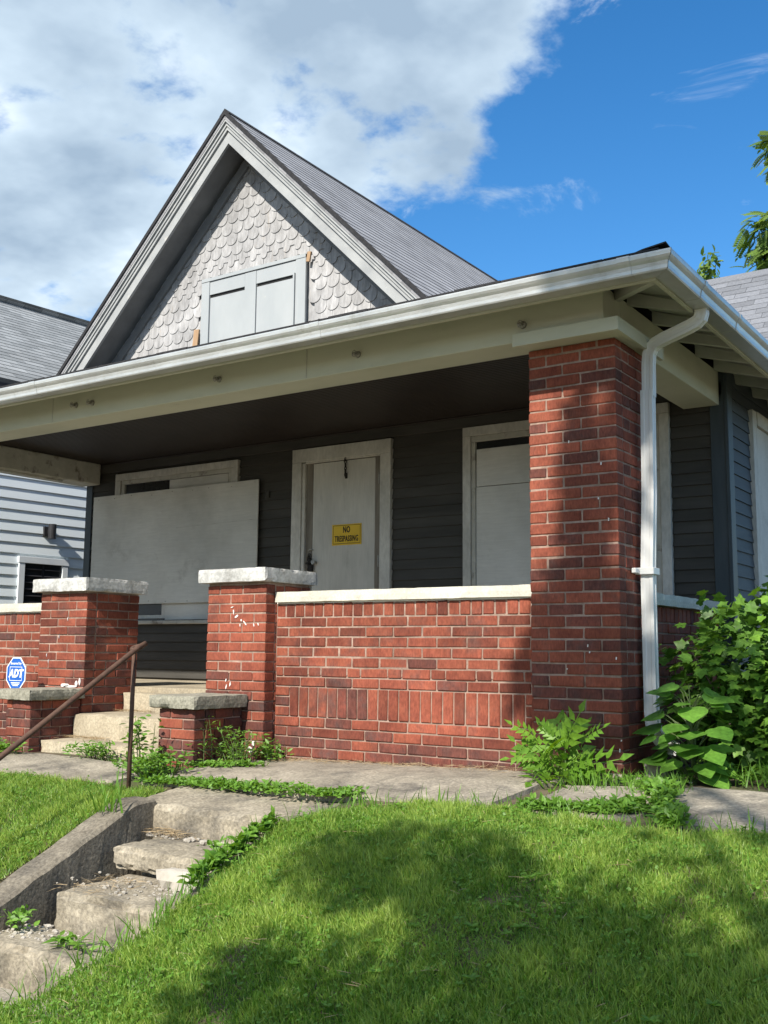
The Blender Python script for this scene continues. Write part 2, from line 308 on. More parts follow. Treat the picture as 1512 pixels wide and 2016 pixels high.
def cbox(sx, sy, sz, ch):
    hx, hy, hz = sx / 2, sy / 2, sz / 2; v = []; idx = {}
    for X in (-1, 1):
        for Y in (-1, 1):
            for Z in (-1, 1):
                for a in range(3):
                    p = [X * hx, Y * hy, Z * hz]
                    for b in range(3):
                        if b != a: p[b] -= (X, Y, Z)[b] * ch
                    idx[(X, Y, Z, a)] = len(v); v.append(tuple(p))
    f = []
    for a in range(3):
        b, c = (a + 1) % 3, (a + 2) % 3
        for s_ in (-1, 1):
            q = []
            for (u, w) in ((-1, -1), (1, -1), (1, 1), (-1, 1)):
                k = [0, 0, 0]; k[a] = s_; k[b] = u; k[c] = w; q.append(idx[(*k, a)])
            f.append(tuple(q) if s_ > 0 else tuple(q[::-1]))
        for u in (-1, 1):
            for w in (-1, 1):
                k0 = [0, 0, 0]; k0[b] = u; k0[c] = w; k1 = list(k0); k0[a] = -1; k1[a] = 1
                q = (idx[(*k0, b)], idx[(*k1, b)], idx[(*k1, c)], idx[(*k0, c)])
                f.append(q if u * w < 0 else q[::-1])
    for X in (-1, 1):
        for Y in (-1, 1):
            for Z in (-1, 1):
                q = tuple(idx[(X, Y, Z, a)] for a in range(3)); f.append(q if X * Y * Z > 0 else q[::-1])
    return v, f
def rough_block(name, mat, parent, x0, x1, y0, y1, z0, z1, res=.05, amp=.006, seed=0, chip=.012, slope=None, smooth=False):
    """a cast or cut block with uneven faces and chipped edges"""
    nx, ny, nz_ = [max(2, int((b - a) / res)) for a, b in ((x0, x1), (y0, y1), (z0, z1))]
    vi = {}; v = []; f = []
    def P(i, j, k):
        if (i, j, k) not in vi:
            p = Vector((x0 + (x1 - x0) * i / nx, y0 + (y1 - y0) * j / ny, z0 + (z1 - z0) * k / nz_))
            ed = (i in (0, nx)) + (j in (0, ny)) + (k in (0, nz_))
            nn = noise.noise_vector(p * 6 + Vector((seed, seed * 2, 0)))
            n2 = noise.noise_vector(p * 22 + Vector((seed * 3, seed, 5)))
            q = p + nn * amp * .45 + n2 * amp * .45
            if ed >= 2 and chip:
                c = Vector(((x0 + x1) / 2, (y0 + y1) / 2, (z0 + z1) / 2)); k_ = chip * (.3 + max(0, noise.noise(p * 9 + Vector((seed, 0, 3)))) * 1.9 + max(0, noise.noise(p * 25 + Vector((seed, 7, 3)))))
                for a, ii, n_ in ((0, i, nx), (1, j, ny), (2, k, nz_)):
                    if ii == 0: q[a] += k_
                    elif ii == n_: q[a] -= k_
            if slope: q.z += slope(p)
            vi[(i, j, k)] = len(v); v.append(q)
        return vi[(i, j, k)]
    for i in range(nx):
        for j in range(ny):
            f.append((P(i, j, nz_), P(i + 1, j, nz_), P(i + 1, j + 1, nz_), P(i, j + 1, nz_))); f.append((P(i, j, 0), P(i, j + 1, 0), P(i + 1, j + 1, 0), P(i + 1, j, 0)))
    for i in range(nx):
        for k in range(nz_):
            f.append((P(i, 0, k), P(i + 1, 0, k), P(i + 1, 0, k + 1), P(i, 0, k + 1))); f.append((P(i, ny, k), P(i, ny, k + 1), P(i + 1, ny, k + 1), P(i + 1, ny, k)))
    for j in range(ny):
        for k in range(nz_):
            f.append((P(0, j, k), P(0, j, k + 1), P(0, j + 1, k + 1), P(0, j + 1, k))); f.append((P(nx, j, k), P(nx, j + 1, k), P(nx, j + 1, k + 1), P(nx, j, k + 1)))
    m = MB(); m.add(v, f); return m.build(name, mat, parent, smooth)
def boxp(name, mat, parent, *a, ch=0): return MB().box(*a, ch=ch).build(name, mat, parent)

# ------------------------------------------------------------------ ground
def zg(x, y):
    zb = -.02 + .03 * np.clip(x, -2.8, 0)
    z = zb - .11 * np.clip(-y - .5, 0, .92)
    s = np.clip(-1.42 - y, 0, None)
    z = z - .40 * np.clip(np.sqrt(s * s + .01) - .1, 0, 10)
    return np.maximum(z, -.82)
def zgs(x, y): return float(zg(np.float64(x), np.float64(y)))
def in_steps(x, y): return (x > -2.42) & (x < -1.16) & (y < -.98) & (y > -3.2)
def ground():
    xs = np.unique(np.concatenate([np.linspace(-400, -12, 20), np.linspace(-12, -5.2, 24), np.arange(-5.2, 3.4, .06), np.linspace(3.4, 12, 24), np.linspace(12, 400, 20)]))
    ys = np.unique(np.concatenate([np.linspace(-400, -12, 16), np.linspace(-12, -3.4, 24), np.arange(-3.4, .6, .06), np.linspace(.6, 14, 30), np.linspace(14, 600, 24)]))
    X, Y = np.meshgrid(xs, ys); Z = zg(X, Y)
    nzv = np.array([noise.noise(Vector((x * 2.1, y * 2.1, 1))) + .5 * noise.noise(Vector((x * 6, y * 6, 4))) for x, y in zip(X.ravel(), Y.ravel())]).reshape(X.shape)
    Z = Z - .012 + nzv * np.where(Y < -1.3, .022, .006)
    m_ = in_steps(X, Y); Z = np.where(m_, Z - .45, Z)
    Z = np.where((X > -7.1) & (X < 0) & (Y > .25), Z - .25, Z)
    far = np.clip((np.hypot(X, Y) - 40) / 100, 0, 1); Z = Z - far * .4
    n, k = X.shape; v = np.stack([X.ravel(), Y.ravel(), Z.ravel()], 1).tolist()
    f = [(j * k + i, j * k + i + 1, (j + 1) * k + i + 1, (j + 1) * k + i) for j in range(n - 1) for i in range(k - 1)]
    m = MB(); m.add(v, f); o = m.build('ground', 'soil', recenter=False, smooth=True); tag(o, 'sloping front yard soil under the grass and path', kind='structure'); return o
ground()
st = MB().box(-120, 120, -16, -8.4, -1.2, -.93); o = st.build('street', 'street'); tag(o, kind='structure')

def slab(name, poly, top, thick, seed, mat='walk', res=.07):
    """a cast slab with a wavering outline lying on the sloping ground"""
    x0, x1 = min(p[0] for p in poly), max(p[0] for p in poly); y0, y1 = min(p[1] for p in poly), max(p[1] for p in poly)
    pl = []
    for i in range(len(poly)):
        a, b = Vector(poly[i]), Vector(poly[(i + 1) % len(poly)]); n = max(2, int((b - a).length / .06))
        for t in range(n):
            p = a.lerp(b, t / n); w = noise.noise_vector(Vector((p.x * 5, p.y * 5, seed))) * .025 + noise.noise_vector(Vector((p.x * 17, p.y * 17, seed))) * .008
            pl.append((p.x + w.x, p.y + w.y))
    import bmesh
    bm = bmesh.new(); f = bm.faces.new([bm.verts.new((x, y, 0)) for x, y in pl])
    if f.normal.z < 0: f.normal_flip()
    for ax, lo, hi in ((Vector((1, 0, 0)), x0, x1), (Vector((0, 1, 0)), y0, y1)):
        t = lo + res
        while t < hi:
            bmesh.ops.bisect_plane(bm, geom=bm.verts[:] + bm.edges[:] + bm.faces[:], plane_co=ax * t, plane_no=ax); t += res
    for v in bm.verts:
        v.co.z = zgs(v.co.x, v.co.y) + top + .006 * noise.noise(Vector((v.co.x * 3, v.co.y * 3, seed))) + .004 * noise.noise(Vector((v.co.x * 14, v.co.y * 14, seed)))
    r_ = bmesh.ops.extrude_face_region(bm, geom=bm.faces[:])
    for v in [g for g in r_['geom'] if isinstance(g, bmesh.types.BMVert)]: pass
    low = [g for g in r_['geom'] if isinstance(g, bmesh.types.BMVert)]
    for v in low: v.co.z -= thick
    bmesh.ops.recalc_face_normals(bm, faces=bm.faces[:])
    me = bpy.data.meshes.new(name); bm.to_mesh(me); bm.free()
    return link(name, me, mat)
for nm, poly, top, sd_ in (
    ('path', [(-2.72, -1.00), (-1.5, -1.0), (-.3, -.98), (-.22, -.30), (-.5, .0), (-2.5, .16), (-2.70, -.1)], .012, 1),
    ('path', [(-.14, -1.06), (.42, -1.0), (.55, -.62), (.2, -.36), (-.12, -.5)], .006, 2),
    ('path', [(.62, -1.04), (3.2, -1.0), (3.2, -.12), (.45, -.2), (.40, -.5)], .010, 3),
    ('path', [(-6.6, -1.12), (-2.95, -1.04), (-2.9, -.62), (-4.2, -.56), (-6.6, -.5)], .008, 4)):
    tag(slab(nm, poly, top, .08, sd_), 'weathered concrete path slab along the porch front', kind='structure')
o = rough_block('pavement', 'walk', None, -9, 6, -4.4, -2.62, -.95, -.795, .12, .008, 4); tag(o, kind='structure')

# ------------------------------------------------------------------ bricks
BC = {}
def brick_mesh(sx, sy, sz, mat):
    k = (round(sx, 3), round(sy, 3), round(sz, 3), mat, random.randrange(3))
    if k not in BC:
        v, f = cbox(k[0], k[1], k[2], .0045)
        v = [(x + random.uniform(-.0022, .0022), y + random.uniform(-.0012, .0012), z + random.uniform(-.0022, .0022)) for x, y, z in v]
        me = bpy.data.meshes.new('brick'); me.from_pydata(v, [], f); me.materials.append(MT[mat]); BC[k] = me
    return BC[k]
def lay(parent, x0, x1, y0, y1, z0, z1, pdark=.06, hidden=None, jit=.003, axis='y'):
    """one brick; hidden: a MB collecting the bricks of faces that the view shows nothing of"""
    if hidden is not None: hidden.box(x0, x1, y0, y1, z0, z1); return
    mat = 'brick_dark' if random.random() < pdark else 'brick'
    c = [(x0 + x1) / 2, (y0 + y1) / 2, (z0 + z1) / 2]
    j = random.uniform(-jit, jit)
    if axis == 'y': c[1] += j
    else: c[0] += j
    o = link('brick', brick_mesh(x1 - x0, y1 - y0, z1 - z0, mat), None, parent, c, (random.gauss(0, .003), random.gauss(0, .005), random.gauss(0, .005)))
    return o
J = .0095; CH = .0685; BL = .222
def pdark_at(z, base=.05): return base + (.75 if z < .08 else .42 if z < .22 else .12 if z < .5 else 0)
def pier(name, label, x0, x1, y0, y1, zb, zt, grid0, back=True, cap=None, base_dark=.05, darkall=0, wide=None):
    t = thing(name, label, 'pillar' if 'pillar' in name else 'pier' if 'pier' in name else 'knee wall', ((x0 + x1) / 2, (y0 + y1) / 2, zb))
    r0 = .005
    MB().box(x0 + r0, x1 - r0, y0 + r0, y1 - r0, max(zb, .5), zt).build('mortar_core', 'mortar', t) if zt > .55 else None
    MB().box(x0 + .010, x1 - .010, y0 + .010, y1 - .010, zb, min(zt, .5)).build('mortar_core', 'mortar_dark', t)
    hid = MB(); bd = .102; n = int(round((grid0 - zb) / CH)) + 1; z = grid0 - n * CH; i = 0
    while z < zt - .01:
        a, b = max(z + J / 2, zb), min(z + CH - J / 2, zt)
        if b - a > .015:
            pdk = max(pdark_at(z, base_dark), darkall)
            Wd = x1 - x0
            L = [BL, BL, Wd - 2 * BL] if Wd > .5 else [BL, Wd - BL]
            if i % 2: L = L[::-1]
            x = x0
            for q, l in enumerate(L):
                lay(t, x + (J / 2 if q else 0), x + l - (J / 2 if q < len(L) - 1 else 0), y0, y0 + bd, a, b, pdk); x += l
            Dp = y1 - y0 - bd - J
            L = [Dp / 2, Dp / 2] if i % 2 == 0 else [Dp * .25, Dp * .5, Dp * .25]
            y = y0 + bd + J
            for q, l in enumerate(L):
                lay(t, x1 - bd, x1, y + (J / 2 if q else 0), y + l - (J / 2 if q < len(L) - 1 else 0), a, b, pdk, axis='x')
                lay(t, x0, x0 + bd, y + (J / 2 if q else 0), y + l - (J / 2 if q < len(L) - 1 else 0), a, b, pdk, hidden=hid); y += l
            if back:
                for q in range(2): lay(t, x0 + bd + J + q * (x1 - x0 - 2 * bd - 2 * J) / 2 + J / 2, x0 + bd + J + (q + 1) * (x1 - x0 - 2 * bd - 2 * J) / 2 - J / 2, y1 - bd, y1, a, b, pdk, hidden=hid)
        z += CH; i += 1
    if hid.v: tag(hid.build('brick_backing', 'brick', t), kind='stuff')
    return t
# corner pillar carrying the roof
pl = pier('brick_pillar', 'tall red brick pillar holding the porch roof beside the white downspout', -.558, 0, 0, .558, -.08, 2.50, .812, base_dark=.22)  # larger share of dark bricks puts the pillar's shade into its colour
# piers flanking the steps
pc = pier('brick_pier', 'red brick pier with white paint splashes between the steps and the long wall', -3.173, -2.615, 0, .50, -.16, 1.144, 1.062)
rough_block('cap', 'limestone', pc, -3.222, -2.578, -.062, .545, 1.146, 1.246, .025, .003, 3, .005)
pa = pier('brick_pier', 'red brick pier behind the blue security sign and rusty handrail', -5.072, -4.5, 0, .56, -.16, 1.122, 1.045)
rough_block('cap', 'limestone', pa, -5.122, -4.452, -.058, .615, 1.124, 1.234, .025, .003, 9, .005)
# low knee walls of the steps
ka = pier('knee_wall', 'short sooty brick knee wall with grey cap on the handrail side of the porch steps', -4.79, -4.505, -.49, -.014, -.18, .268, .2, back=False, darkall=.72)
rough_block('cap', 'cap_grey', ka, -4.86, -4.452, -.545, -.012, .270, .352, .025, .005, 15, .007)
kc = pier('knee_wall', 'short sooty brick knee wall with grey cap beside the weeds and brick pier', -3.13, -2.80, -.49, -.014, -.18, .266, .2, back=False, darkall=.68)
rough_block('cap', 'cap_grey', kc, -3.18, -2.752, -.545, -.012, .268, .356, .025, .005, 21, .007)
def porch_wall(name, label, x0, x1, yf, ztop, rows_sold=True, left_off=0.0, zb=-.14, hidden=False):
    """running bond with a rowlock under the cap and a soldier band"""
    t = thing(name, label, 'wall', ((x0 + x1) / 2, yf + .1, zb)); hid = MB() if hidden else None
    MB().box(x0, x1, yf + .005, yf + .2, .5, ztop - .075).build('mortar_core', 'mortar', t)
    MB().box(x0, x1, yf + .009, yf + .2, zb, .5).build('mortar_core', 'mortar_dark', t)
    z1 = ztop - .082; z0 = z1 - .10
    w = .0805; n = int((x1 - x0) / w); w = (x1 - x0) / n
    MB().box(x0, x1, yf + .004, yf + .19, z1 - .002, ztop - .074).build('mortar_bed', 'paintfleck', t)
    for i in range(n): lay(t, x0 + i * w + J / 2, x0 + (i + 1) * w - J / 2, yf, yf + .1, z0 + J / 2, z1 - random.uniform(0, .012), .03, hid)
    def course(za, k, pdk, cut=None):
        x = x0 + left_off - (BL / 2 if k % 2 else 0) - BL
        while x < x1:
            a, b = max(x + J / 2, x0 + J / 2), min(x + BL - J / 2, x1 - J / 2); x += BL
            if b - a < .03: continue
            lay(t, a, b, yf, yf + .1, za + J / 2, za + CH - J / 2, pdk, hid)
    z = z0
    for k in range(7):
        z -= CH
        if k == 5:
            x = x0; ls = [.11, BL, .11, BL]; q = 0
            while x < x1 - .03:
                l = min(ls[q % 4] if q else .07, x1 - x); lay(t, x + J / 2, x + l - J / 2, yf, yf + .1, z + J / 2, z + CH - J / 2, .06, hid); x += l; q += 1
        else: course(z, k, .10 if k > 3 else .05)
    zs = z - 3 * CH
    xa, xb = (x0 + .13, x1 - .13)
    for q in range(3):
        for a, b in ((x0, xa), (xb, x1)): lay(t, a + J / 2, b - J / 2, yf, yf + .1, zs + q * CH + J / 2, zs + (q + 1) * CH - J / 2, .25, hid)
    n = int((xb - xa) / .0795); w = (xb - xa) / n
    for i in range(n): lay(t, xa + i * w + J / 2, xa + (i + 1) * w - J / 2, yf, yf + .1, zs + J / 2, z - J / 2, .10 if not (.2 < i / n < .45) else .42, hid)
    z = zs; k = 0
    while z - CH > zb - .04:
        z -= CH; course(z, k, .30 + .15 * k); k += 1
    if hid and hid.v: tag(hid.build('brick_backing', 'brick', t), kind='stuff')
    return t
wf = porch_wall('porch_wall', 'long low red brick porch wall with soldier band and pale cap', -2.615, -.53, .118, 1.077)
rough_block('cap', 'cap_white', wf, -2.606, -.552, .085, .36, 1.002, 1.077, .05, .002, 31, .003)
wl = porch_wall('porch_wall', 'red brick porch wall section behind the blue security sign', -7.0, -5.06, .118, 1.047)
rough_block('cap', 'cap_white', wl, -7.0, -5.07, .085, .36, .972, 1.047, .05, .002, 33, .003)
# return wall on the shrub side: faces +x
def side_wall():
    t = thing('porch_wall', 'short side porch wall of red brick behind the leafy shrub', 'wall', (-.1, 1.3, -.1))
    MB().box(-.3, -.078, .56, 2.13, -.14, .965).build('mortar_core', 'mortar', t)
    y0, y1 = .565, 2.12; z1 = .962; z0 = z1 - .1; n = int((y1 - y0) / .0805); w = (y1 - y0) / n
    for i in range(n): lay(t, -.17, -.07, y0 + i * w + J / 2, y0 + (i + 1) * w - J / 2, z0 + J / 2, z1, .05, axis='x')
    z = z0; k = 0
    while z > -.1:
        z -= CH; y = y0 - (BL / 2 if k % 2 else 0)
        while y < y1:
            a, b = max(y + J / 2, y0), min(y + BL - J / 2, y1); y += BL
            if b - a > .03: lay(t, -.17, -.07, a, b, z + J / 2, z + CH - J / 2, pdark_at(z), axis='x')
        k += 1
    rough_block('cap', 'cap_white', t, -.31, -.03, .563, 2.125, .967, 1.045, .06, .0025, 35, .005)
side_wall()
def flecks():
    # spilled white paint on the pier and at the knee cap
    m = MB()
    def blob(x, z, rx, rz, y=-.0062, k=7, rot=0):
        pts = []
        for i in range(k):
            a = 2 * math.pi * i / k; r_ = random.uniform(.6, 1.15); dx, dz = rx * r_ * math.cos(a), rz * r_ * math.sin(a)
            pts.append((x + dx * math.cos(rot) - dz * math.sin(rot), z + dx * math.sin(rot) + dz * math.cos(rot)))
        m.prism(pts, 'y', y, y + .006)
    for x, z, rx, rz, rot in ((-2.93, .97, .013, .004, .3), (-2.915, .935, .004, .024, .15), (-2.885, .905, .02, .008, .5), (-2.84, .875, .006, .01, 0), (-2.815, .865, .012, .005, -.6), (-2.80, .85, .016, .005, -.8),
                              (-2.85, .84, .004, .012, 0), (-2.72, .84, .004, .014, .2), (-2.68, .845, .004, .012, .3), (-2.93, .42, .006, .02, -.2), (-2.965, .405, .005, .02, -.2), (-2.97, .45, .004, .014, -.3), (-2.83, .34, .003, .012, 0),
                              (-3.13, .335, .036, .022, 0), (-3.05, .325, .018, .016, 0), (-2.99, .315, .055, .010, .05), (-2.86, .325, .02, .010, 0), (-2.80, .31, .01, .018, 0), (-2.73, -.02, .02, .03, .3), (-2.70, .02, .012, .02, 0)):
        blob(x, z, rx, rz, rot=rot)
    o = m.build('paint_splash', 'paintfleck', pc); tag(o, kind='stuff')
    m = MB()
    for x, z, rx, rz in ((-4.72, .37, .07, .018), (-4.58, .385, .02, .022), (-4.54, .40, .012, .03), (-4.66, .362, .09, .010)): 
        pts = [(x + rx * random.uniform(.6, 1.1) * math.cos(a), z + rz * random.uniform(.6, 1.1) * math.sin(a)) for a in [i * .8 for i in range(8)]]
        m.prism(pts, 'y', -.0062, 0)
    for k in range(4):
        x, z = -4.5 - random.uniform(.03, .5), random.uniform(.5, 1.05); m.prism([(x, z), (x + .004, z - .02), (x + .007, z + .012)], 'y', -.0062, 0)
    tag(m.build('paint_splash', 'paintfleck', pa), kind='stuff')
    m = MB()
    for z, x in ((.665, -.19), (.70, -.2), (.63, -.03), (.18, -.01), (.12, -.02), (1.75, -.1), (1.42, -.06), (1.55, -.12), (.57, -.33), (1.9, -.3)):
        h = random.uniform(.006, .02); m.prism([(x, z), (x + .005, z), (x + .007, z + h), (x + .001, z + h * 1.2)], 'y', -.0062, 0)
    tag(m.build('paint_splash', 'paintfleck', pl), kind='stuff')
flecks()

# ------------------------------------------------------------------ porch steps (between the knee walls)
ps = thing('porch_steps', 'pale concrete steps rising between two brick piers to the porch', 'steps', (-3.82, 0, -.13))
rough_block('step', 'concrete_light', ps, -4.495, -3.178, .414, .60, -.13, .308, .05, .003, 41, .006)
rough_block('step', 'concrete_light', ps, -4.495, -3.135, -.09, .412, -.13, .156, .05, .004, 43, .008)
rough_block('step', 'concrete_light', ps, -4.495, -3.135, -.39, -.092, -.16, -.026, .05, .005, 45, .010)

# ------------------------------------------------------------------ house
D = 2.15; XR = .02; XL = -7.13
H = thing('house', 'boarded up grey cottage with steep scaled gable and deep front porch', 'house', (-3.5, 5, 0))
def hb(name, mat, *a, ch=0): return MB().box(*a, ch=ch).build(name, mat, H)
hb('foundation', 'concrete', XL + .05, XR - .05, D + .05, 10.3, -.2, .34)
hb('porch_floor', 'concrete_light', XL, -.32, .545, D + .03, .20, .352)
hb('porch_slab', 'concrete', XL, -.32, .605, D, -.12, .195)
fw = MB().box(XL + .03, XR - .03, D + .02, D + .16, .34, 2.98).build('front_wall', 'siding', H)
# clapboards of the front wall, cut at the openings
OPEN = [(-6.645, -4.835, .90, 2.585), (-4.135, -2.98, .34, 2.60), (-2.24, -.405, .90, 2.61)]
def clap(parent, mat, y, x0, x1, z, h, th=.016, nrm='y', flip=1):
    """one lapped board, thicker at its lower edge"""
    poly = [(0, z), (-th, z), (-.005, z + h + .012), (0, z + h + .012)]
    m = MB()
    if nrm == 'y': m.prism([(y + p, q) for p, q in poly], 'x', x0, x1)
    else: m.prism([(y - p * flip, q) for p, q in poly], 'y', x0, x1)
    return m.build('siding_board', mat, parent)
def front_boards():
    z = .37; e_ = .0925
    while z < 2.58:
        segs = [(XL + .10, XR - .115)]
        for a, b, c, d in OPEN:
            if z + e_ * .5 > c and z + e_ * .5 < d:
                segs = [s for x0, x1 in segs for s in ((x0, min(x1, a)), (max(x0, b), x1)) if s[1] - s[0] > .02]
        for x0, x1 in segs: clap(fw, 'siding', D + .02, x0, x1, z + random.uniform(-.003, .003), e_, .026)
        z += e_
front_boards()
hb('frieze_board', 'siding', XL + .02, XR - .02, D - .012, D + .018, 2.605, 2.71, ch=.003)
hb('corner_board', 'cornerboard', XR - .115, XR + .012, D - .012, D + .02, .34, 2.80, ch=.004)
hb('corner_board', 'cornerboard', XL, XL + .10, D - .012, D + .02, .34, 2.80, ch=.004)
hb('corner_bead', 'cornerboard', XR - .004, XR + .024, D - .024, D - .013, .34, 2.78, ch=.004)
# side wall facing the shrub
sw = MB().box(XR - .14, XR - .02, D + .165, 10.3, .34, 2.98).build('side_wall', 'siding_side', H)
hb('corner_board', 'cornerboard', XR - .02, XR + .010, D + .022, D + .15, .34, 2.80, ch=.004)
def side_boards():
    z = .37; e_ = .098
    while z < 2.75:
        for a, b in (((D + .15, 2.83), (4.0, 10.3)) if .9 < z < 2.62 else ((D + .15, 10.3),)):
            clap(sw, 'siding_side', XR - .02, a, b, z, e_, .018, nrm='x')
        z += e_
side_boards()
sww = MB(); sww.box(XR - .02, XR + .025, 2.835, 2.95, .85, 2.63, ch=.003)
w2 = sww.build('window', 'trim', H)
MB().box(XR - .02, XR + .025, 3.88, 3.995, .85, 2.63).build('casing', 'trim', w2); MB().box(XR - .02, XR + .03, 2.955, 3.875, 2.52, 2.632).build('casing', 'trim', w2)
MB().box(XR - .02, XR + .004, 2.955, 3.875, .85, 2.515).build('board', 'ply', w2)
other = MB().box(XL + .02, XL + .14, D + .165, 10.3, .34, 2.98).build('far_side_wall', 'siding_side', H)
hb('back_wall', 'siding_side', XL + .15, XR - .15, 10.2, 10.3, .34, 2.98)

# porch beams
beam = MB().box(-7.17, -.02, -.12, .15, 2.53, 2.79, ch=.004).build('beam', 'beam', H)
MB().box(-.295, -.0205, .152, D - .014, 2.53, 2.79, ch=.004).build('beam', 'beam', H)
MB().box(-7.165, -6.88, .152, D - .03, 2.475, 2.71, ch=.01).build('beam', 'trim_worn', H)
MB().box(-7.0, -6.94, .4, D - .5, 2.455, 2.474).build('beam_batten', 'trim_worn', H)
for xs in (-2.2, -4.9): MB().box(xs, xs + .006, -.123, -.119, 2.535, 2.78).build('beam_joint', 'trim_worn', H)
# collar on the pillar head
cm = MB(); cm.box(-.558, .055, -.135, .57, 2.502, 2.528, ch=.003); cm.build('pillar_collar', 'beam', H)
MB().box(-.585, .085, -.165, -.137, 2.492, 2.572, ch=.002).build('collar_board', 'beam', H)
MB().box(.057, .085, -.135, .60, 2.492, 2.572, ch=.002).build('collar_board', 'beam', H)
# ceiling of narrow beaded boards
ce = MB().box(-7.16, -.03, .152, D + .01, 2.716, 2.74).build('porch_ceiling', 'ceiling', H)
def bead():
    m = MB(); y = .16
    while y < D - .02:
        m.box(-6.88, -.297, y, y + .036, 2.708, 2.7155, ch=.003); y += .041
    tag(m.build('ceiling_boards', 'ceiling', ce), kind='stuff')
bead()
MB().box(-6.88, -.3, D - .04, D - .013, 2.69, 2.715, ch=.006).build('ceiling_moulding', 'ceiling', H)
# old lamp sockets screwed to the beam face
for k, (x, z) in enumerate(((-.532, 2.632), (-1.759, 2.637), (-3.015, 2.642), (-4.404, 2.640), (-4.603, 2.646))):
    m = MB(); m.tube([(x, -.12, z), (x, -.135, z)], [.024, .020], 12); m.tube([(x, -.135, z), (x, -.165, z - .004), (x, -.18, z - .015)], [.011, .012, .008], 8)
    ring = [(x + .016 * math.cos(a), -.168, z - .004 + .022 * math.sin(a)) for a in [i * .7 for i in range(10)]]; m.tube(ring, .003, 5)
    m.build('lamp_socket', 'tin', H, smooth=True)

# ---- eaves: gutter, soffit, rafters, roof edge
GZ = 2.750
prof = [(0, 0), (0, -.098), (.092, -.098), (.097, -.090), (.099, -.072), (.104, -.052), (.116, -.038), (.124, -.026), (.127, -.008), (.127, 0), (.117, 0), (.117, -.012), (.11, -.03), (.09, -.06), (.086, -.09), (.006, -.09), (.006, 0)]
GY, GX = -.553, .530      # outer lips
def gut(path_front, a, b, name, extra=0, mat='gutter'):
    m = MB(); n = len(prof); v = []
    for t in (a, b):
        for d, z in prof:
            d2 = d - .127; zz = GZ + z * (1 + extra * 8) + extra * .3
            if path_front: v.append((t if t < GX - .2 else GX + d2, GY - d2 - extra, zz))
            else: v.append((GX + d2 + extra, t if t > GY + .2 else GY - d2, zz))
    f = [(i, (i + 1) % n, n + (i + 1) % n, n + i) for i in range(n)] + [tuple(range(n)), tuple(range(2 * n - 1, n - 1, -1))]
    m.add(v, f); return m.build(name, mat, H)
gut(True, -7.65, GX, 'gutter'); gut(False, GY, 5.6, 'gutter')
for x in (.27, -1.80, -4.62): gut(True, x - .035, x + .035, 'gutter_sleeve', .004)
for y in (-.42, .05, .75): gut(False, y - .02, y + .02, 'gutter_sleeve', .004)
# fascia and soffit boards
SO = .16 / .43
def quadslab(name, mat, pts, th=.02):
    m = MB(); n = len(pts); lo = [Vector(p) for p in pts]; hi = [p + Vector((0, 0, th)) for p in lo]
    m.add(lo + hi, [tuple(range(n - 1, -1, -1)), tuple(range(n, 2 * n))] + [(i, (i + 1) % n, n + (i + 1) % n, n + i) for i in range(n)]); return m.build(name, mat, H)
fy, fx = GY + .129, GX - .129
quadslab('soffit', 'rafter', [(-7.6, fy, 2.655), (fx - .002, fy, 2.655), (.05, -.121, 2.775), (-7.6, -.121, 2.775)])
hb('fascia', 'beam', -7.6, fx, fy - .001, fy + .02, 2.64, 2.748)
hb('fascia', 'beam', fx - .021, fx, fy + .022, 5.6, 2.64, 2.748)
quadslab('soffit', 'rafter', [(fx - .003, fy + .024, 2.735), (fx - .003, 5.6, 2.735), (-.03, 5.6, 2.865), (-.03, .12, 2.865)])
def rafter(x0, y0, x1, y1, za, zb, th=.045, h=.085):
    d = Vector((x1 - x0, y1 - y0, 0)).normalized(); s = Vector((-d.y, d.x, 0)) * th / 2
    a, b = Vector((x0, y0, za)), Vector((x1, y1, zb)); up = Vector((0, 0, h))
    v = [a - s, a + s, b + s, b - s, a - s + up, a + s + up, b + s + up * .55, b - s + up * .55]
    m = MB(); m.add(v, [(0, 3, 2, 1), (4, 5, 6, 7), (0, 1, 5, 4), (1, 2, 6, 5), (2, 3, 7, 6), (3, 0, 4, 7)]); return m.build('rafter', 'rafter', H)
rafter(-.02, .1, fx - .03, fy + .1, 2.75, 2.668)
for y in (.28, .72, 1.16, 1.6, 2.04, 2.5, 3.0, 3.5): rafter(-.018, y, fx - .025, y, 2.775, 2.662)
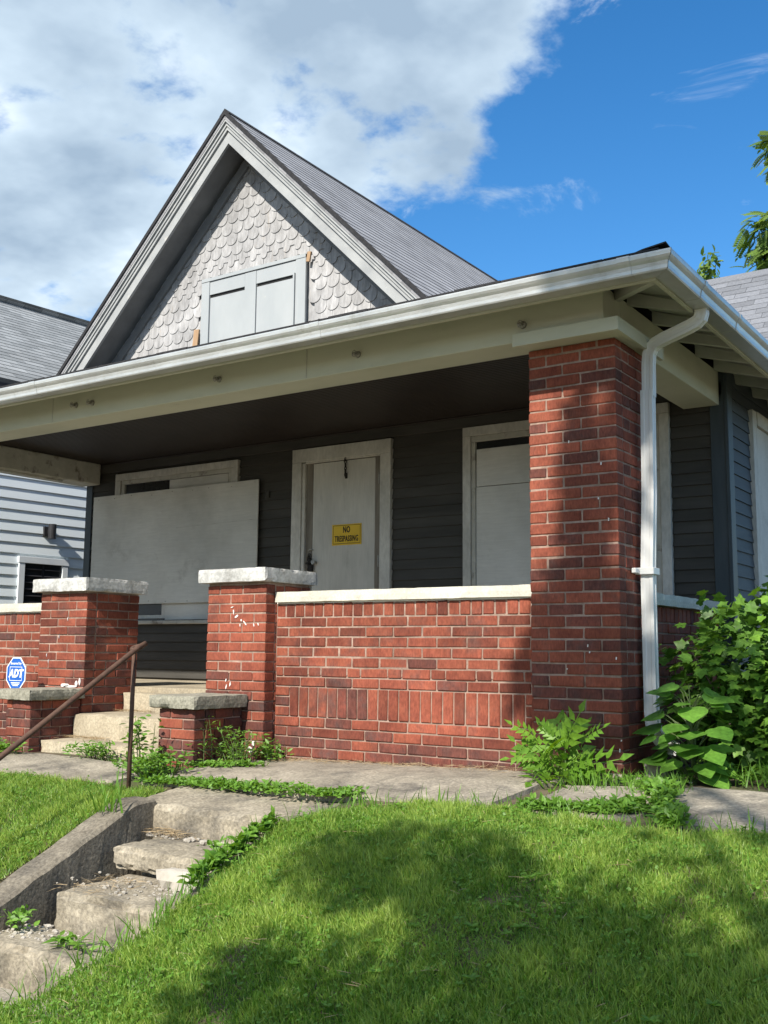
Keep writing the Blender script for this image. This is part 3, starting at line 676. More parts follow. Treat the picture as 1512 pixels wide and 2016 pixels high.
# porch roof planes with dark shingle edge
def pz(d): return GZ + .012 + .30 * d
ex, ey = GX - .035, GY + .04
def roofpoly(name, pts, mat, th=.035):
    m = MB(); n = len(pts); hi = [Vector(p) for p in pts]; lo = [p - Vector((0, 0, th)) for p in hi]
    m.add(hi + lo, [tuple(range(n)), tuple(range(2 * n - 1, n - 1, -1))] + [(n + i, n + (i + 1) % n, (i + 1) % n, i) for i in range(n)]); return m.build(name, mat, H)
dB = D - ey
pr_ = roofpoly('porch_roof', [(-7.66, ey, pz(0)), (ex, ey, pz(0)), (ex - dB, D, pz(dB)), (-7.66, D, pz(dB))], 'asphalt_edge')
roofpoly('side_roof', [(ex, ey, pz(0)), (ex, 5.6, pz(0)), (ex - dB, 5.6, pz(dB)), (ex - dB, D, pz(dB))], 'asphalt_edge')
for k in range(9):
    d0, d1 = .005 + k * .13, .165 + k * .13; lift = .012 + (.012 if k == 0 else 0); v = []
    for d, up in ((d0, lift + .008), (d1, lift)):
        v += [(ex - d - .13, ey + d, pz(d) + up - .004), (ex - d, ey + d, pz(d) + up + .012), (ex - d, ey + d + .13, pz(d) + up - .004)]
    v += [(x, y, z - .008) for x, y, z in v]
    MB().add(v, [(0, 1, 4, 3), (1, 2, 5, 4), (6, 9, 10, 7), (7, 10, 11, 8), (0, 6, 7, 1), (1, 7, 8, 2), (0, 3, 9, 6), (2, 8, 11, 5), (3, 4, 10, 9), (4, 5, 11, 10)]).build('hip_cap', 'asphalt_edge', H)
x = -7.6
for x in np.arange(-7.6, ex - .2, .31):
    boxp('eave_shingle', 'asphalt_edge', pr_, x, x + .304, ey - .012, ey + .12, pz(0) + .003, pz(0) + random.uniform(.012, .018))

# ---- downspout
def downspout():
    t = H
    def rect_path(pts, w, d, nrm_x):
        m = MB(); rings = []; pts = [Vector(p) for p in pts]
        for i, p in enumerate(pts):
            dr = (pts[min(i + 1, len(pts) - 1)] - pts[max(i - 1, 0)]).normalized()
            s = nrm_x[i] if isinstance(nrm_x, list) else nrm_x
            s = (Vector(s) - dr * Vector(s).dot(dr)).normalized(); q = dr.cross(s)
            sec = []
            for a, b in ((-1, -1), (-.6, -1), (-.5, -.88), (-.2, -.88), (-.1, -1), (.1, -1), (.2, -.88), (.5, -.88), (.6, -1), (1, -1), (1, -.5), (.92, -.3), (.92, .3), (1, .5), (1, 1), (.6, 1), (.5, .88), (-.5, .88), (-.6, 1), (-1, 1), (-1, .5), (-.92, .3), (-.92, -.3), (-1, -.5)):
                sec.append(p + s * a * w / 2 + q * b * d / 2)
            rings.append(sec)
        n = len(rings[0]); m.add([c for r_ in rings for c in r_], [(i * n + k, i * n + (k + 1) % n, (i + 1) * n + (k + 1) % n, (i + 1) * n + k) for i in range(len(rings) - 1) for k in range(n)]); return m
    sx = Vector((.75, -.66, 0))
    top = [(.455, .235, 2.655), (.455, .235, 2.632), (.447, .237, 2.605), (.42, .245, 2.585), (.375, .257, 2.572), (.30, .278, 2.556), (.20, .304, 2.536), (.15, .319, 2.523), (.118, .329, 2.50), (.10, .333, 2.465), (.094, .334, 2.40)]
    d = rect_path([(x - .012, y, z) for x, y, z in top + [(.092, .332, 2.2)]], .054, .070, (0, 1, 0)).build('downspout', 'downspout', t)
    lo = [(.088, .330, 2.24), (.085, .32, 1.6), (.075, .30, 1.14), (.078, .296, .7), (.080, .292, .34), (.088, .282, .27), (.115, .262, .21), (.17, .225, .165), (.24, .18, .14)]
    rect_path([(x - .014, y, z) for x, y, z in lo], .058, .074, (0, 1, 0)).build('downspout_pipe', 'downspout', t)
    for k in range(6):
        a = top[5 + k] if 5 + k < len(top) else top[-1]
    m = MB(); m.box(.0, .112, .246, .256, 1.125, 1.165, ch=.002); m.box(.098, .112, .257, .352, 1.125, 1.165, ch=.002); m.box(-.03, .035, .1, .256, 1.138, 1.152) if False else None
    m.build('bracket', 'downspout', t)
    MB().box(.003, .03, .18, .24, 1.13, 1.16, ch=.004).build('bracket_strap', 'downspout', t)
downspout()

# ---- gable
AX, AZ, YR, YG = -4.765, 6.085, 1.76, 2.10
GBOT = 3.30
def rake(a, b, y0, y1, name, mat, zend=3.45):
    """two mitred boards following the 45 degree slope, a..b = vertical offsets below the outer roof line"""
    for s in (-1, 1):
        xe = AZ - zend
        poly = [(AX, AZ - a), (AX + s * xe, AZ - a - xe), (AX + s * xe, AZ - b - xe), (AX, AZ - b)]
        if s > 0: poly = poly[::-1]
        MB().prism(poly, 'y', y0, y1).build(name, mat, H)
rake(.035, .095, YR - .055, YR + .02, 'rake_crown', 'rake')
rake(.097, .135, YR - .035, YR + .02, 'rake_moulding', 'rake')
rake(.137, .175, YR - .022, YR + .02, 'rake_moulding', 'rake')
rake(.177, .310, YR, YR + .03, 'rake_board', 'rake')
rake(.20, .235, YR + .032, YG + .02, 'rake_soffit', 'soffit')
rake(.30, .43, YG - .035, YG - .004, 'frieze', 'soffit')
gw = MB().prism([(AX - 3.1, 2.985), (AX + 3.1, 2.985), (AX, AZ - .24)], 'y', YG + .022, YG + .1).build('gable_wall', 'gable', H)
def scale_mesh(kind):
    w, h, L = .146, .12, .19; p = []
    if kind == 0:
        p = [(-w / 2, .062)] + [(-w / 2 * math.cos(math.pi * i / 10), .062 - .066 * math.sin(math.pi * i / 10)) for i in range(1, 10)] + [(w / 2, .062)]
    else:
        p = [(-w / 2, .055), (-w * .30, .055), (-w * .29, .048)] + [(-w * .29 * math.cos(math.pi * i / 6), .040 - .045 * math.sin(math.pi * i / 6)) for i in range(0, 7)] + [(w * .29, .048), (w * .30, .055), (w / 2, .055)]
    p = p + [(w / 2, L), (-w / 2, L)]
    m = MB(); m.prism(p, 'y', -.011, 0); me = m.mesh('scale_shingle'); me.materials.append(MT['gable']); return me
SM = [scale_mesh(0), scale_mesh(1)]
WIN = (-5.38, -3.955, 3.5, 4.56)
def scales():
    z = 3.56; row = 0; cand = []
    kinds = [1, 1, 1, 0, 0, 0, 0, 1, 1, 1, 0, 0, 0, 0, 0, 0, 0, 0]
    while z < AZ - .45:
        hw = (AZ - .30) - z - .02; off = .074 if row % 2 else 0
        n = int(hw / .148) + 1
        for i in range(-n, n + 1):
            x = AX + i * .148 + off
            if abs(x - AX) > hw: continue
            if WIN[0] - .02 < x < WIN[1] + .02 and z < WIN[3] - .06: continue
            cand.append((x, z, kinds[min(row, len(kinds) - 1)]))
        z += .118; row += 1
    for x, z, k in cand:
        o = link('scale_shingle', SM[k], None, gw, (x + random.uniform(-.004, .004), YG + .002, z + random.uniform(-.004, .004)), (R(-4) + random.uniform(-.01, .01), random.uniform(-.012, .012), random.uniform(-.01, .01)))
scales()
gwn = thing('gable_shutter', '', '') if False else None
# boarded attic window
gs = MB().box(-5.345, -3.985, YG - .018, YG + .02, 3.5, 4.50).build('attic_window', 'shutter', H)
for a in ((-5.36, -5.25, YG - .045, YG - .02, 3.5, 4.495), (-4.09, -3.965, YG - .045, YG - .02, 3.5, 4.53), (-4.76, -4.61, YG - .04, YG - .02, 3.5, 4.49), (-5.36, -3.965, YG - .05, YG - .021, 4.497, 4.535)):
    MB().box(*a, ch=.002).build('casing', 'shutter', gs)
for a, b in ((-5.248, -4.763), (-4.607, -4.095)):
    MB().box(a, b, YG - .036, YG - .02, 4.352, 4.492).build('top_panel', 'shutter', gs)
    MB().box(a + .005, b - .003, YG - .03, YG - .02, 3.5, 4.318).build('board', 'shutter', gs)
    MB().box(a, b, YG - .0195, YG - .0185, 4.316, 4.354).build('gap', 'black', gs)
MB().box(-4.112, -4.094, YG - .06, YG - .037, 3.5, 4.36).build('latch_strip', 'shutter', gs)
me = MB().box(-.035, .035, -.01, .01, 0, .28).mesh('loose_slat'); link('loose_slat', me, 'rawwood', gs, (-5.43, YG - .05, 3.72), (0, R(6), 0))
me = MB().box(-.02, .02, -.01, .01, 0, .1).mesh('loose_slat'); link('loose_slat', me, 'rawwood', gs, (-3.93, YG - .05, 4.44), (0, R(10), 0))
# ---- main roof
def shingle_roof(name, parent, org, ux, us, length, slope, expo, mat, th=.005):
    ux, us = Vector(ux).normalized(), Vector(us).normalized(); un = ux.cross(us)
    if un.z < 0: un = -un
    v, f = [], []; n = int(slope / expo)
    for i in range(n):
        b = len(v); s0, s1 = i * expo, (i + 1) * expo
        v += [(0, s0, th), (length, s0, th), (length, s1, 0), (0, s1, 0), (0, s0, 0), (length, s0, 0)]
        f += [(b, b + 1, b + 2, b + 3), (b + 4, b + 5, b + 1, b)]
    b = len(v); v += [(0, 0, -.06), (length, 0, -.06), (length, n * expo, -.06), (0, n * expo, -.06), (0, 0, 0), (length, 0, 0), (length, n * expo, 0), (0, n * expo, 0)]
    f += [(b, b + 3, b + 2, b + 1), (b, b + 1, b + 5, b + 4), (b + 1, b + 2, b + 6, b + 5), (b + 3, b, b + 4, b + 7)]
    me = bpy.data.meshes.new(name); me.from_pydata(v, [], f)
    o = link(name, me, mat, parent, org)
    y_ = un.cross(ux)
    o.rotation_euler = Matrix(((ux.x, us.x, un.x), (ux.y, us.y, un.y), (ux.z, us.z, un.z))).to_euler() if ux.cross(us).dot(un) > 0 else Matrix(((-ux.x, us.x, un.x), (-ux.y, us.y, un.y), (-ux.z, us.z, un.z))).to_euler()
    if ux.cross(us).dot(un) <= 0: o.location = o.location + ux * length
    return o
SL = (AZ + .015 - 2.95) * math.sqrt(2)
xe = AZ + .015 - 2.95
shingle_roof('roof', H, (AX + xe, YR - .06, 2.95), (0, 1, 0), (-1, 0, 1), 8.9, SL + .12, .135, 'roof')
shingle_roof('roof', H, (AX - xe, YR - .06, 2.95), (0, 1, 0), (1, 0, 1), 8.9, SL + .12, .135, 'roof')
MB().prism([(AX - .07, AZ - .035), (AX + .07, AZ - .035), (AX, AZ + .035)], 'y', YR - .07, YR + 8.8).build('ridge_cap', 'asphalt_edge', H)
for s in (-1, 1):
    poly = [(AX, AZ + .02), (AX + s * xe, AZ + .02 - xe), (AX + s * xe, AZ - .03 - xe), (AX, AZ - .03)]
    MB().prism(poly if s < 0 else poly[::-1], 'y', YR - .075, YR - .056).build('rake_edge', 'asphalt_edge', H)
# cross wing behind, its front slope built of single shingles where it shows over the eave
CY, CZ = 7.7, 5.54
cw = MB().prism([(CY, CZ - .02), (CY - 2.5, CZ - 2.52), (CY + 2.5, CZ - 2.52)], 'x', -4.7, 1.0).build('cross_roof', 'roof', H)
MB().prism([(CY, CZ - .22), (CY - 2.2, CZ - 2.5), (CY + 2.2, CZ - 2.5)], 'x', 1.005, 1.02).build('cross_gable', 'siding_side', H)
SHM = {}
def cross_shingles():
    me = MB().box(-.152, .152, 0, .15, 0, .012).mesh('shingle'); me.materials.append(MT['shingle'])
    for r_ in range(15):
        s = .02 + r_ * .125; off = .15 * (r_ % 2) + (r_ % 3) * .03
        for k in range(9):
            x = -1.75 + k * .308 + off
            p = Vector((x, CY - (s + .125) / math.sqrt(2), CZ - (s + .125) / math.sqrt(2) - .012 + random.uniform(0, .004)))
            link('shingle', me, None, cw, p, (R(45) - .04, 0, random.uniform(-.01, .01)))
    MB().prism([(CY - .1, CZ - .09), (CY + .1, CZ - .09), (CY, CZ + .02)], 'x', -2.0, 1.0).build('ridge_cap', 'shingle', cw)
cross_shingles()

# ---- door, windows
def casing(parent, x0, x1, z0, z1, w, y, th=.028, mat='trim', wt=None):
    wt = wt or w
    MB().box(x0, x0 + w, y - th, y + .02, z0, z1 - wt - .001, ch=.003).build('casing', mat, parent); MB().box(x1 - w, x1, y - th, y + .02, z0, z1 - wt - .001, ch=.003).build('casing', mat, parent)
    MB().box(x0, x1, y - th, y + .02, z1 - wt, z1, ch=.003).build('casing', mat, parent)
dr = MB().box(-3.892, -3.172, D - .002, D + .012, .36, 2.438, ch=.002).build('door', 'door', H); dr['label'] = 'flat greyish white front door with a yellow notice'
casing(dr, -4.131, -2.985, .36, 2.592, .115, D, .034, 'trim', .13)
MB().box(-4.012, -3.976, D - .022, D + .015, .36, 2.452, ch=.002).build('stop', 'trim', dr)
MB().box(-3.105, -3.074, D - .022, D + .015, .36, 2.452, ch=.002).build('stop', 'trim', dr)
MB().box(-3.973, -3.898, D + .002, D + .014, .36, 2.45).build('jamb', 'jamb', dr); MB().box(-3.168, -3.108, D - .006, D + .012, .36, 2.45).build('jamb', 'jamb', dr)
MB().box(-3.972, -3.109, D - .024, D + .014, 2.446, 2.462, ch=.002).build('stop', 'trim', dr)
for z in (2.235, 1.475): m = MB(); m.box(-3.128, -3.10, D - .022, D - .0065, z - .05, z + .05, ch=.003); m.tube([(-3.113, D - .026, z - .055), (-3.113, D - .026, z + .055)], .006, 8); m.build('hinge', 'tin', dr)
# chain hanging over the door head
m = MB()
for k in range(6):
    z = 2.45 - k * .03; a0 = 0 if k % 2 else math.pi / 2
    m.tube([(-3.50 + .010 * math.cos(a) * math.cos(a0), D - .022 + .008 * math.cos(a) * math.sin(a0), z + .02 * math.sin(a)) for a in [i * .785 for i in range(9)]], .0045, 5)
m.tube([(-3.525, D - .01, 2.43), (-3.50, D - .03, 2.46), (-3.475, D - .01, 2.45)], .005, 6); m.build('chain', 'iron', dr, smooth=True)
MB().box(-3.513, -3.487, D - .012, D - .0025, 2.265, 2.32, ch=.003).build('chain_plate', 'iron', dr)
# padlock and chain at the latch
m = MB(); m.box(-3.915, -3.86, D - .045, D - .01, 1.40, 1.475, ch=.008)
m.tube([(-3.90, D - .028, 1.475), (-3.90, D - .028, 1.515), (-3.888, D - .028, 1.53), (-3.876, D - .028, 1.515), (-3.876, D - .028, 1.475)], .006, 8)
m.build('padlock', 'iron', dr, smooth=False)
m = MB()
for k in range(7):
    z = 1.56 - k * .022; m.tube([(-3.915 + .012 * math.cos(a) + random.uniform(-.008, .008), D - .02, z + .017 * math.sin(a)) for a in [i * .785 for i in range(9)]], .005, 5)
m.box(-3.96, -3.90, D - .016, D - .004, 1.475, 1.495); m.build('lock_chain', 'iron', dr)
m = MB(); m.tube([(-3.93, D - .012, 1.605), (-3.90, D - .03, 1.615), (-3.872, D - .012, 1.61)], .006, 6); m.build('staple', 'tin', dr)
MB().tube([(-3.842, D - .003, 1.49), (-3.842, D - .03, 1.49), (-3.842, D - .055, 1.49)], [.012, .018, .022], 10).build('knob', 'tin', dr)

def text_mesh(body, size, sx=1.0, shear=0.0, bold=.0, ext=.0012):
    cu = bpy.data.curves.new('t', 'FONT'); cu.body = body; cu.size = size; cu.align_x = 'CENTER'; cu.align_y = 'CENTER'; cu.offset = bold; cu.extrude = ext; cu.shear = shear; cu.resolution_u = 3; cu.space_character = 1.10
    to = bpy.data.objects.new('t', cu); col.objects.link(to); dg = bpy.context.evaluated_depsgraph_get(); dg.update()
    me = bpy.data.meshes.new_from_object(to.evaluated_get(dg)); bpy.data.objects.remove(to)
    me.transform(Matrix.Diagonal((sx, 1, 1, 1))); me.materials.clear(); return me
FR = (R(90), 0, 0)
yS = D - .0075
ns = thing('trespassing_sign', 'yellow no trespassing notice stuck on the greyish white door', 'sign', (-3.486, yS, 1.64))
MB().box(-3.654, -3.318, yS, yS + .004, 1.640, 1.835).build('panel', 'yellow', ns)
b_ = MB()
for a in ((-3.643, -3.329, 1.822, 1.826), (-3.643, -3.329, 1.652, 1.656), (-3.643, -3.639, 1.6565, 1.8215), (-3.333, -3.329, 1.6565, 1.8215)): b_.box(a[0], a[1], yS - .0012, yS - .0002, a[2], a[3])
b_.build('border', 'black', ns)
link('lettering', text_mesh('NO', .080, .62, 0, .0022), 'black', ns, (-3.486, yS - .0016, 1.781), FR)
link('lettering', text_mesh('TRESPASSING', .076, .545, 0, .0015), 'black', ns, (-3.486, yS - .0016, 1.697), FR)
link('lettering', text_mesh('- - - - -  - - - -', .018, .8, 0, 0), 'black', ns, (-3.43, yS - .0016, 1.6625), FR)

# left window with its big plywood sheet
wn = MB().box(-6.55, -4.93, D + .008, D + .018, .95, 2.50).build('window', 'glass', H)
casing(wn, -6.64, -4.841, .96, 2.572, .085, D, .03, 'trim', .075)
casing(wn, -6.552, -4.928, .96, 2.496, .05, D, .016, 'trim_worn', .045)
MB().box(-5.815, -4.985, D - .01, D + .006, .97, 2.445).build('board', 'ply', wn)
MB().box(-6.50, -5.82, D + .001, D + .007, 1.62, 1.66).build('rail', 'trim_worn', wn)
MB().box(-6.50, -5.83, D - .004, D + .006, .985, 1.02).build('rail', 'trim', wn); MB().box(-5.87, -5.82, D - .006, D + .006, .985, 1.2).build('stile', 'trim', wn)
MB().box(-6.70, -4.79, D - .06, D + .02, .925, .962, ch=.004).build('sill', 'trim_worn', wn)
pw = MB(); me = MB().box(-1.205, 1.205, -.006, .006, -.60, .60, ch=.001).mesh('plywood_sheet')
po = link('plywood_sheet', me, 'ply', None, (-5.738, D - .052, 1.737), (0, R(-.1), 0)); tag(po, 'large pale plywood sheet nailed over the wide porch window', 'plywood')
cr_ = MB().box(-.55, .55, -.0005, .0005, -.002, .002).mesh('crack'); link('crack', cr_, 'trim_worn', po, (-5.10, D - .0592, 1.93), (0, R(-1.2), 0))
sm_ = MB().tube([(0, .0, 0), (0, -.003, 0)], .006, 8).mesh('screw')
for x in np.linspace(-6.88, -4.60, 9):
    for z in (1.165, 2.305): link('screw', sm_, 'tin', po, (x + random.uniform(-.03, .03), D - .0585, z + random.uniform(-.012, .012)))
# right window, boarded
wr = MB().box(-2.15, -.49, D + .008, D + .018, .95, 2.53).build('window', 'glass', H)
casing(wr, -2.236, -.409, .96, 2.60, .078, D, .03, 'trim', .08)
casing(wr, -2.156, -.489, .96, 2.518, .04, D, .018, 'trim_worn', .05)
MB().box(-2.108, -1.58, D - .012, D + .006, 2.075, 2.40, ch=.002).build('board', 'ply', wr); MB().box(-2.112, -1.58, D - .010, D + .006, .97, 2.070, ch=.002).build('board', 'ply', wr)
MB().box(-1.572, -1.30, D - .012, D + .006, .97, 2.39, ch=.002).build('board', 'ply', wr)
MB().box(-1.29, -.62, D - .012, D + .006, .97, 2.38, ch=.002).build('board', 'ply', wr); MB().box(-.612, -.532, D - .008, D + .006, .97, 2.46, ch=.002).build('board', 'trim', wr)
MB().box(-2.29, -.36, D - .06, D + .02, .925, .962, ch=.004).build('sill', 'trim_worn', wr)
MB().box(-4.475, -4.43, D - .022, D - .004, 2.15, 2.22, ch=.004).build('junction_box', 'siding', H)
# second pillar, out of the picture, and a brick remnant on the porch floor
MB().box(-7.45, -6.99, 0, .5, -.1, 2.47).build('end_pillar', 'brick', H)
o = rough_block('brick_chunk', 'rawwood', None, -5.55, -5.44, .78, .86, .352, .40, .03, .012, 77, .02); tag(o, 'small tan brick fragment lying on the porch floor', 'brick')

# ------------------------------------------------------------------ lower steps, broken
ls = thing('garden_steps', 'crumbling concrete steps cut through the grassy bank', 'steps', (-1.75, -2, -.8))
rough_block('step', 'concrete', ls, -2.40, -1.10, -1.42, -.96, -.50, -.192, .03, .012, 51, .022, slope=lambda p: .11 * (p.y + 1.42))
rough_block('step', 'concrete', ls, -2.10, -1.20, -1.80, -1.425, -.455, -.346, .025, .018, 53, .030, slope=lambda p: -.02 * (p.x + 2.1))
rough_block('step', 'concrete', ls, -2.0, -1.2, -1.68, -1.43, -.70, -.47, .05, .01, 54, .02)
rough_block('step', 'concrete', ls, -2.03, -1.2, -2.21, -1.70, -.80, -.492, .03, .014, 55, .026)
rough_block('step', 'concrete', ls, -2.17, -1.2, -2.54, -2.215, -.95, -.656, .03, .014, 57, .024)
def cheek(name, x0, x1, top, seed, par):
    """sloped curb; top: list of (y, z)"""
    ys = [t[0] for t in top]; n = 44; v = []; f = []; k = 5
    for i in range(n + 1):
        y = ys[0] + (ys[-1] - ys[0]) * i / n
        z = np.interp(-y, [-t[0] for t in top], [t[1] for t in top])
        for x, zz in ((x0, z - .5), (x0, z - .012), (x0 + .02, z), (x1 - .02, z), (x1, z - .015), (x1, z - .22), (x1, z - .5)):
            w = noise.noise_vector(Vector((x * 9, y * 9, zz * 9 + seed))) * .008; v.append((x + w.x, y + w.y, zz + w.z))
    m_ = 7
    for i in range(n):
        for j in range(m_ - 1): f.append((i * m_ + j, (i + 1) * m_ + j, (i + 1) * m_ + j + 1, i * m_ + j + 1))
    f += [tuple(range(m_)), tuple(range((n + 1) * m_ - 1, n * m_ - 1, -1))]
    m = MB(); m.add(v, f); return m.build(name, 'curb', par)
cheek('curb', -2.385, -2.185, [(-1.40, -.160), (-1.56, -.172), (-2.40, -.552), (-3.0, -.80)], 3, ls)
cheek('curb', -1.27, -1.13, [(-1.56, -.245), (-1.75, -.275), (-2.25, -.50), (-2.6, -.68)], 8, ls)
o = rough_block('concrete_chunk', 'rubble', None, -1.66, -1.36, -1.90, -1.78, -.497, -.40, .035, .016, 61, .02); tag(o, 'pale broken slab of concrete under the cracked garden step', 'rubble')
def pebbles(name, n, fn, seed):
    r_ = random.Random(seed); m = MB()
    ico = [(0, 0, 1), (.89, 0, .45), (.28, .85, .45), (-.72, .53, .45), (-.72, -.53, .45), (.28, -.85, .45), (.72, .53, -.45), (-.28, .85, -.45), (-.89, 0, -.45), (-.28, -.85, -.45), (.72, -.53, -.45), (0, 0, -1)]
    fs = [(0, 1, 2), (0, 2, 3), (0, 3, 4), (0, 4, 5), (0, 5, 1), (1, 6, 2), (2, 7, 3), (3, 8, 4), (4, 9, 5), (5, 10, 1), (6, 7, 2), (7, 8, 3), (8, 9, 4), (9, 10, 5), (10, 6, 1), (11, 7, 6), (11, 8, 7), (11, 9, 8), (11, 10, 9), (11, 6, 10)]
    for k in range(n):
        x, y, z, s = fn(r_); sx, sy, sz = s * r_.uniform(.7, 1.4), s * r_.uniform(.7, 1.4), s * r_.uniform(.4, .9)
        m.add([(x + a * sx * r_.uniform(.75, 1.2), y + b * sy * r_.uniform(.75, 1.2), z + c * sz * r_.uniform(.75, 1.2) + sz * .5) for a, b, c in ico], fs)
    return m.build(name, 'rubble')
tag(pebbles('rubble', 190, lambda r_: (r_.gauss(-1.62, .22), r_.uniform(-2.12, -1.76), -.492, r_.choice((.004, .005, .007, .012))), 5), 'loose crumbs of broken concrete on the garden steps', kind='stuff')
tag(pebbles('rubble', 90, lambda r_: (r_.gauss(-2.0, .10), r_.uniform(-2.45, -2.22), -.656, r_.choice((.006, .008, .013))), 6), 'concrete crumbs against the curb on the lowest step', kind='stuff')
tag(pebbles('rubble', 60, lambda r_: (r_.uniform(-2.15, -1.6), r_.uniform(-1.5, -1.43), -.346, r_.choice((.006, .010, .015))), 9), 'crumbs on the upper garden step', kind='stuff')
tag(pebbles('gravel', 120, lambda r_: (lambda x, y: (x, y, zgs(x, y) - .002, r_.choice((.005, .008, .012))))(r_.uniform(-2.6, .4), r_.uniform(-.1, .08)), 7), 'small stones along the foot of the porch wall', kind='stuff')
o = rough_block('stone', 'rubble', None, .07, .19, .10, .22, -.05, .09, .03, .02, 71, .03); tag(o, 'pale broken stone at the foot of the downspout', 'stone')
o = rough_block('stone', 'concrete', None, -.06, .03, -.16, -.06, -.06, .015, .03, .014, 73, .02); tag(o, 'small grey stone at the corner of the brick pillar', 'stone')

# ------------------------------------------------------------------ handrail
hr = thing('handrail', 'rusty iron pipe handrail running down beside the garden steps', 'handrail', (-2.65, -1.18, -.19))
MB().tube([(-2.652, -1.18, -.22), (-2.652, -1.18, .25), (-2.65, -1.18, .665)], .0135, 12).build('post', 'rust', hr, smooth=True)
MB().tube([(-2.612, -1.125, .70), (-2.617, -1.18, .673), (-2.62, -2.06, .125), (-2.63, -3.0, -.46)], .016, 12).build('rail', 'rust', hr, smooth=True)
m = MB(); m.tube([(-2.645 + .03 * math.cos(a), -1.165 + .03 * math.sin(a), .672 + .012 * math.sin(a)) for a in [i * .45 for i in range(15)]], .013, 8); m.build('collar', 'rust', hr, smooth=True)
MB().tube([(-2.66, -2.92, -.84), (-2.655, -2.92, -.40)], .0165, 12).build('post', 'rust', hr, smooth=True)

# ------------------------------------------------------------------ security sign
sx_, sy_, sz_ = -5.005, -.26, .458
ss = thing('security_sign', 'blue octagonal security sign with white rim on a stake', 'sign', (sx_, sy_, -.12))
def octo(wd, h, y0, y1, cut=.3):
    a, b = wd / 2, h / 2; ca, cb = a * (1 - 2 * cut) , b * (1 - 2 * cut)
    p = [(-ca, -b), (ca, -b), (a, -cb), (a, cb), (ca, b), (-ca, b), (-a, cb), (-a, -cb)]
    return MB().prism(p, 'y', y0, y1)
RS = (0, 0, R(6))
def sp(name, m, mat): me = m.mesh(name) if isinstance(m, MB) else m; return link(name, me, mat, ss, (sx_, sy_, sz_), RS)
sp('panel', octo(.212, .262, 0, .006), 'white'); sp('face', octo(.196, .244, -.0012, -.0002), 'blue')
bx = MB()
for a in ((-.068, .068, .052, .056), (-.068, .068, -.056, -.052), (-.068, -.064, -.0515, .0515), (.064, .068, -.0515, .0515)): bx.box(a[0], a[1], -.0024, -.0014, a[2], a[3])
sp('frame_line', bx, 'white')
def tx(body, size, z, **k):
    me = text_mesh(body, size, **k); me.transform(Matrix.Translation((0, -.0026, z)) @ Matrix.Rotation(R(90), 4, 'X')); sp('lettering', me, 'white')
tx('Secured by', .027, .082, sx=.9, bold=.0006); tx('ADT', .086, 0, sx=.80, shear=.25, bold=.0042)
tx('1-800 000 0000', .014, -.070, sx=.9) if False else None
for z, w in ((-.072, .10), (-.083, .085), (-.094, .06)):
    sp('print_line', MB().box(-w / 2, w / 2, -.0022, -.0012, z - .0028, z + .0028), 'white')
MB().tube([(sx_, sy_ + .012, -.14), (sx_, sy_ + .012, sz_ + .05)], .007, 8).build('stake', 'tin', ss)

# ------------------------------------------------------------------ neighbouring house
NX = -9.0
nb = thing('neighbour_house', 'pale blue clapboard house with grey shingle roof next door', 'house', (-12, 6, -.1))
nw = MB().box(NX - .2, NX - .02, -1.5, 13, -.1, 3.95).build('wall', 'blue_siding', nb)
z = .2
while z < 3.9:
    segs = [(-1.5, 13.0)]
    if .45 < z < 1.76: segs = [(-1.5, 2.705), (3.412, 13.0)]
    for a, b in segs:
        clap(nw, 'blue_siding', NX - .02, a, b, z, .138, .022, nrm='x')
    z += .138
nwin = MB().box(NX - .03, NX - .012, 2.78, 3.34, .5, 1.74).build('window', 'glass', nb)
for a in ((2.70, 2.785, .45, 1.735), (3.335, 3.418, .45, 1.735)): MB().box(NX - .02, NX + .02, a[0], a[1], a[2], a[3], ch=.003).build('casing', 'blue_trim', nwin)
MB().box(NX - .02, NX + .026, 2.69, 3.43, 1.737, 1.82, ch=.003).build('casing', 'blue_trim', nwin); MB().box(NX - .02, NX + .05, 2.68, 3.44, .40, .448).build('sill', 'blue_trim', nwin)
MB().box(NX - .011, NX - .004, 3.045, 3.075, .5, 1.734).build('mullion', 'lamp_black', nwin)
for k in range(14):
    zz = .56 + k * .085; me = MB().box(-.012, .012, -.125, .125, -.003, .003).mesh('blind_slat')
    for yy in (2.915, 3.205): link('blind_slat', me, 'lamp_black', nwin, (NX + .002, yy, zz), (0, R(35), 0))
ro = shingle_roof('roof', nb, (NX + .2, -2.0, 4.0), (0, 1, 0), (-3.4, 0, 2.27), 15.5, 4.1, .14, 'roof2')
shingle_roof('roof', nb, (NX - 6.35, -2.0, 3.98), (0, 1, 0), (3.4, 0, 2.27), 15.5, 4.1, .14, 'roof2')
MB().box(NX + .15, NX + .18, -2, 13.5, 3.82, 3.95).build('fascia', 'lamp_black', nb); MB().box(NX - .015, NX + .145, -2, 13.5, 3.82, 3.85).build('soffit', 'blue_trim', nb)
MB().box(NX - 5.9, NX - 5.75, -1.5, 13, -.1, 3.9).build('wall', 'blue_siding', nb)
MB().prism([(NX - 5.74, -.1), (NX - .21, -.1), (NX - .21, 3.9), (NX - 2.95, 6.1), (NX - 5.74, 3.9)], 'y', -1.49, -1.4).build('wall', 'blue_siding', nb)
MB().prism([(NX - 5.74, -.1), (NX - .21, -.1), (NX - .21, 3.9), (NX - 2.95, 6.1), (NX - 5.74, 3.9)], 'y', 12.9, 12.99).build('wall', 'blue_siding', nb)
lm = thing('wall_lamp', 'small black cylinder lamp on the pale blue clapboard wall', 'lamp', (NX, 3.09, 2.165))
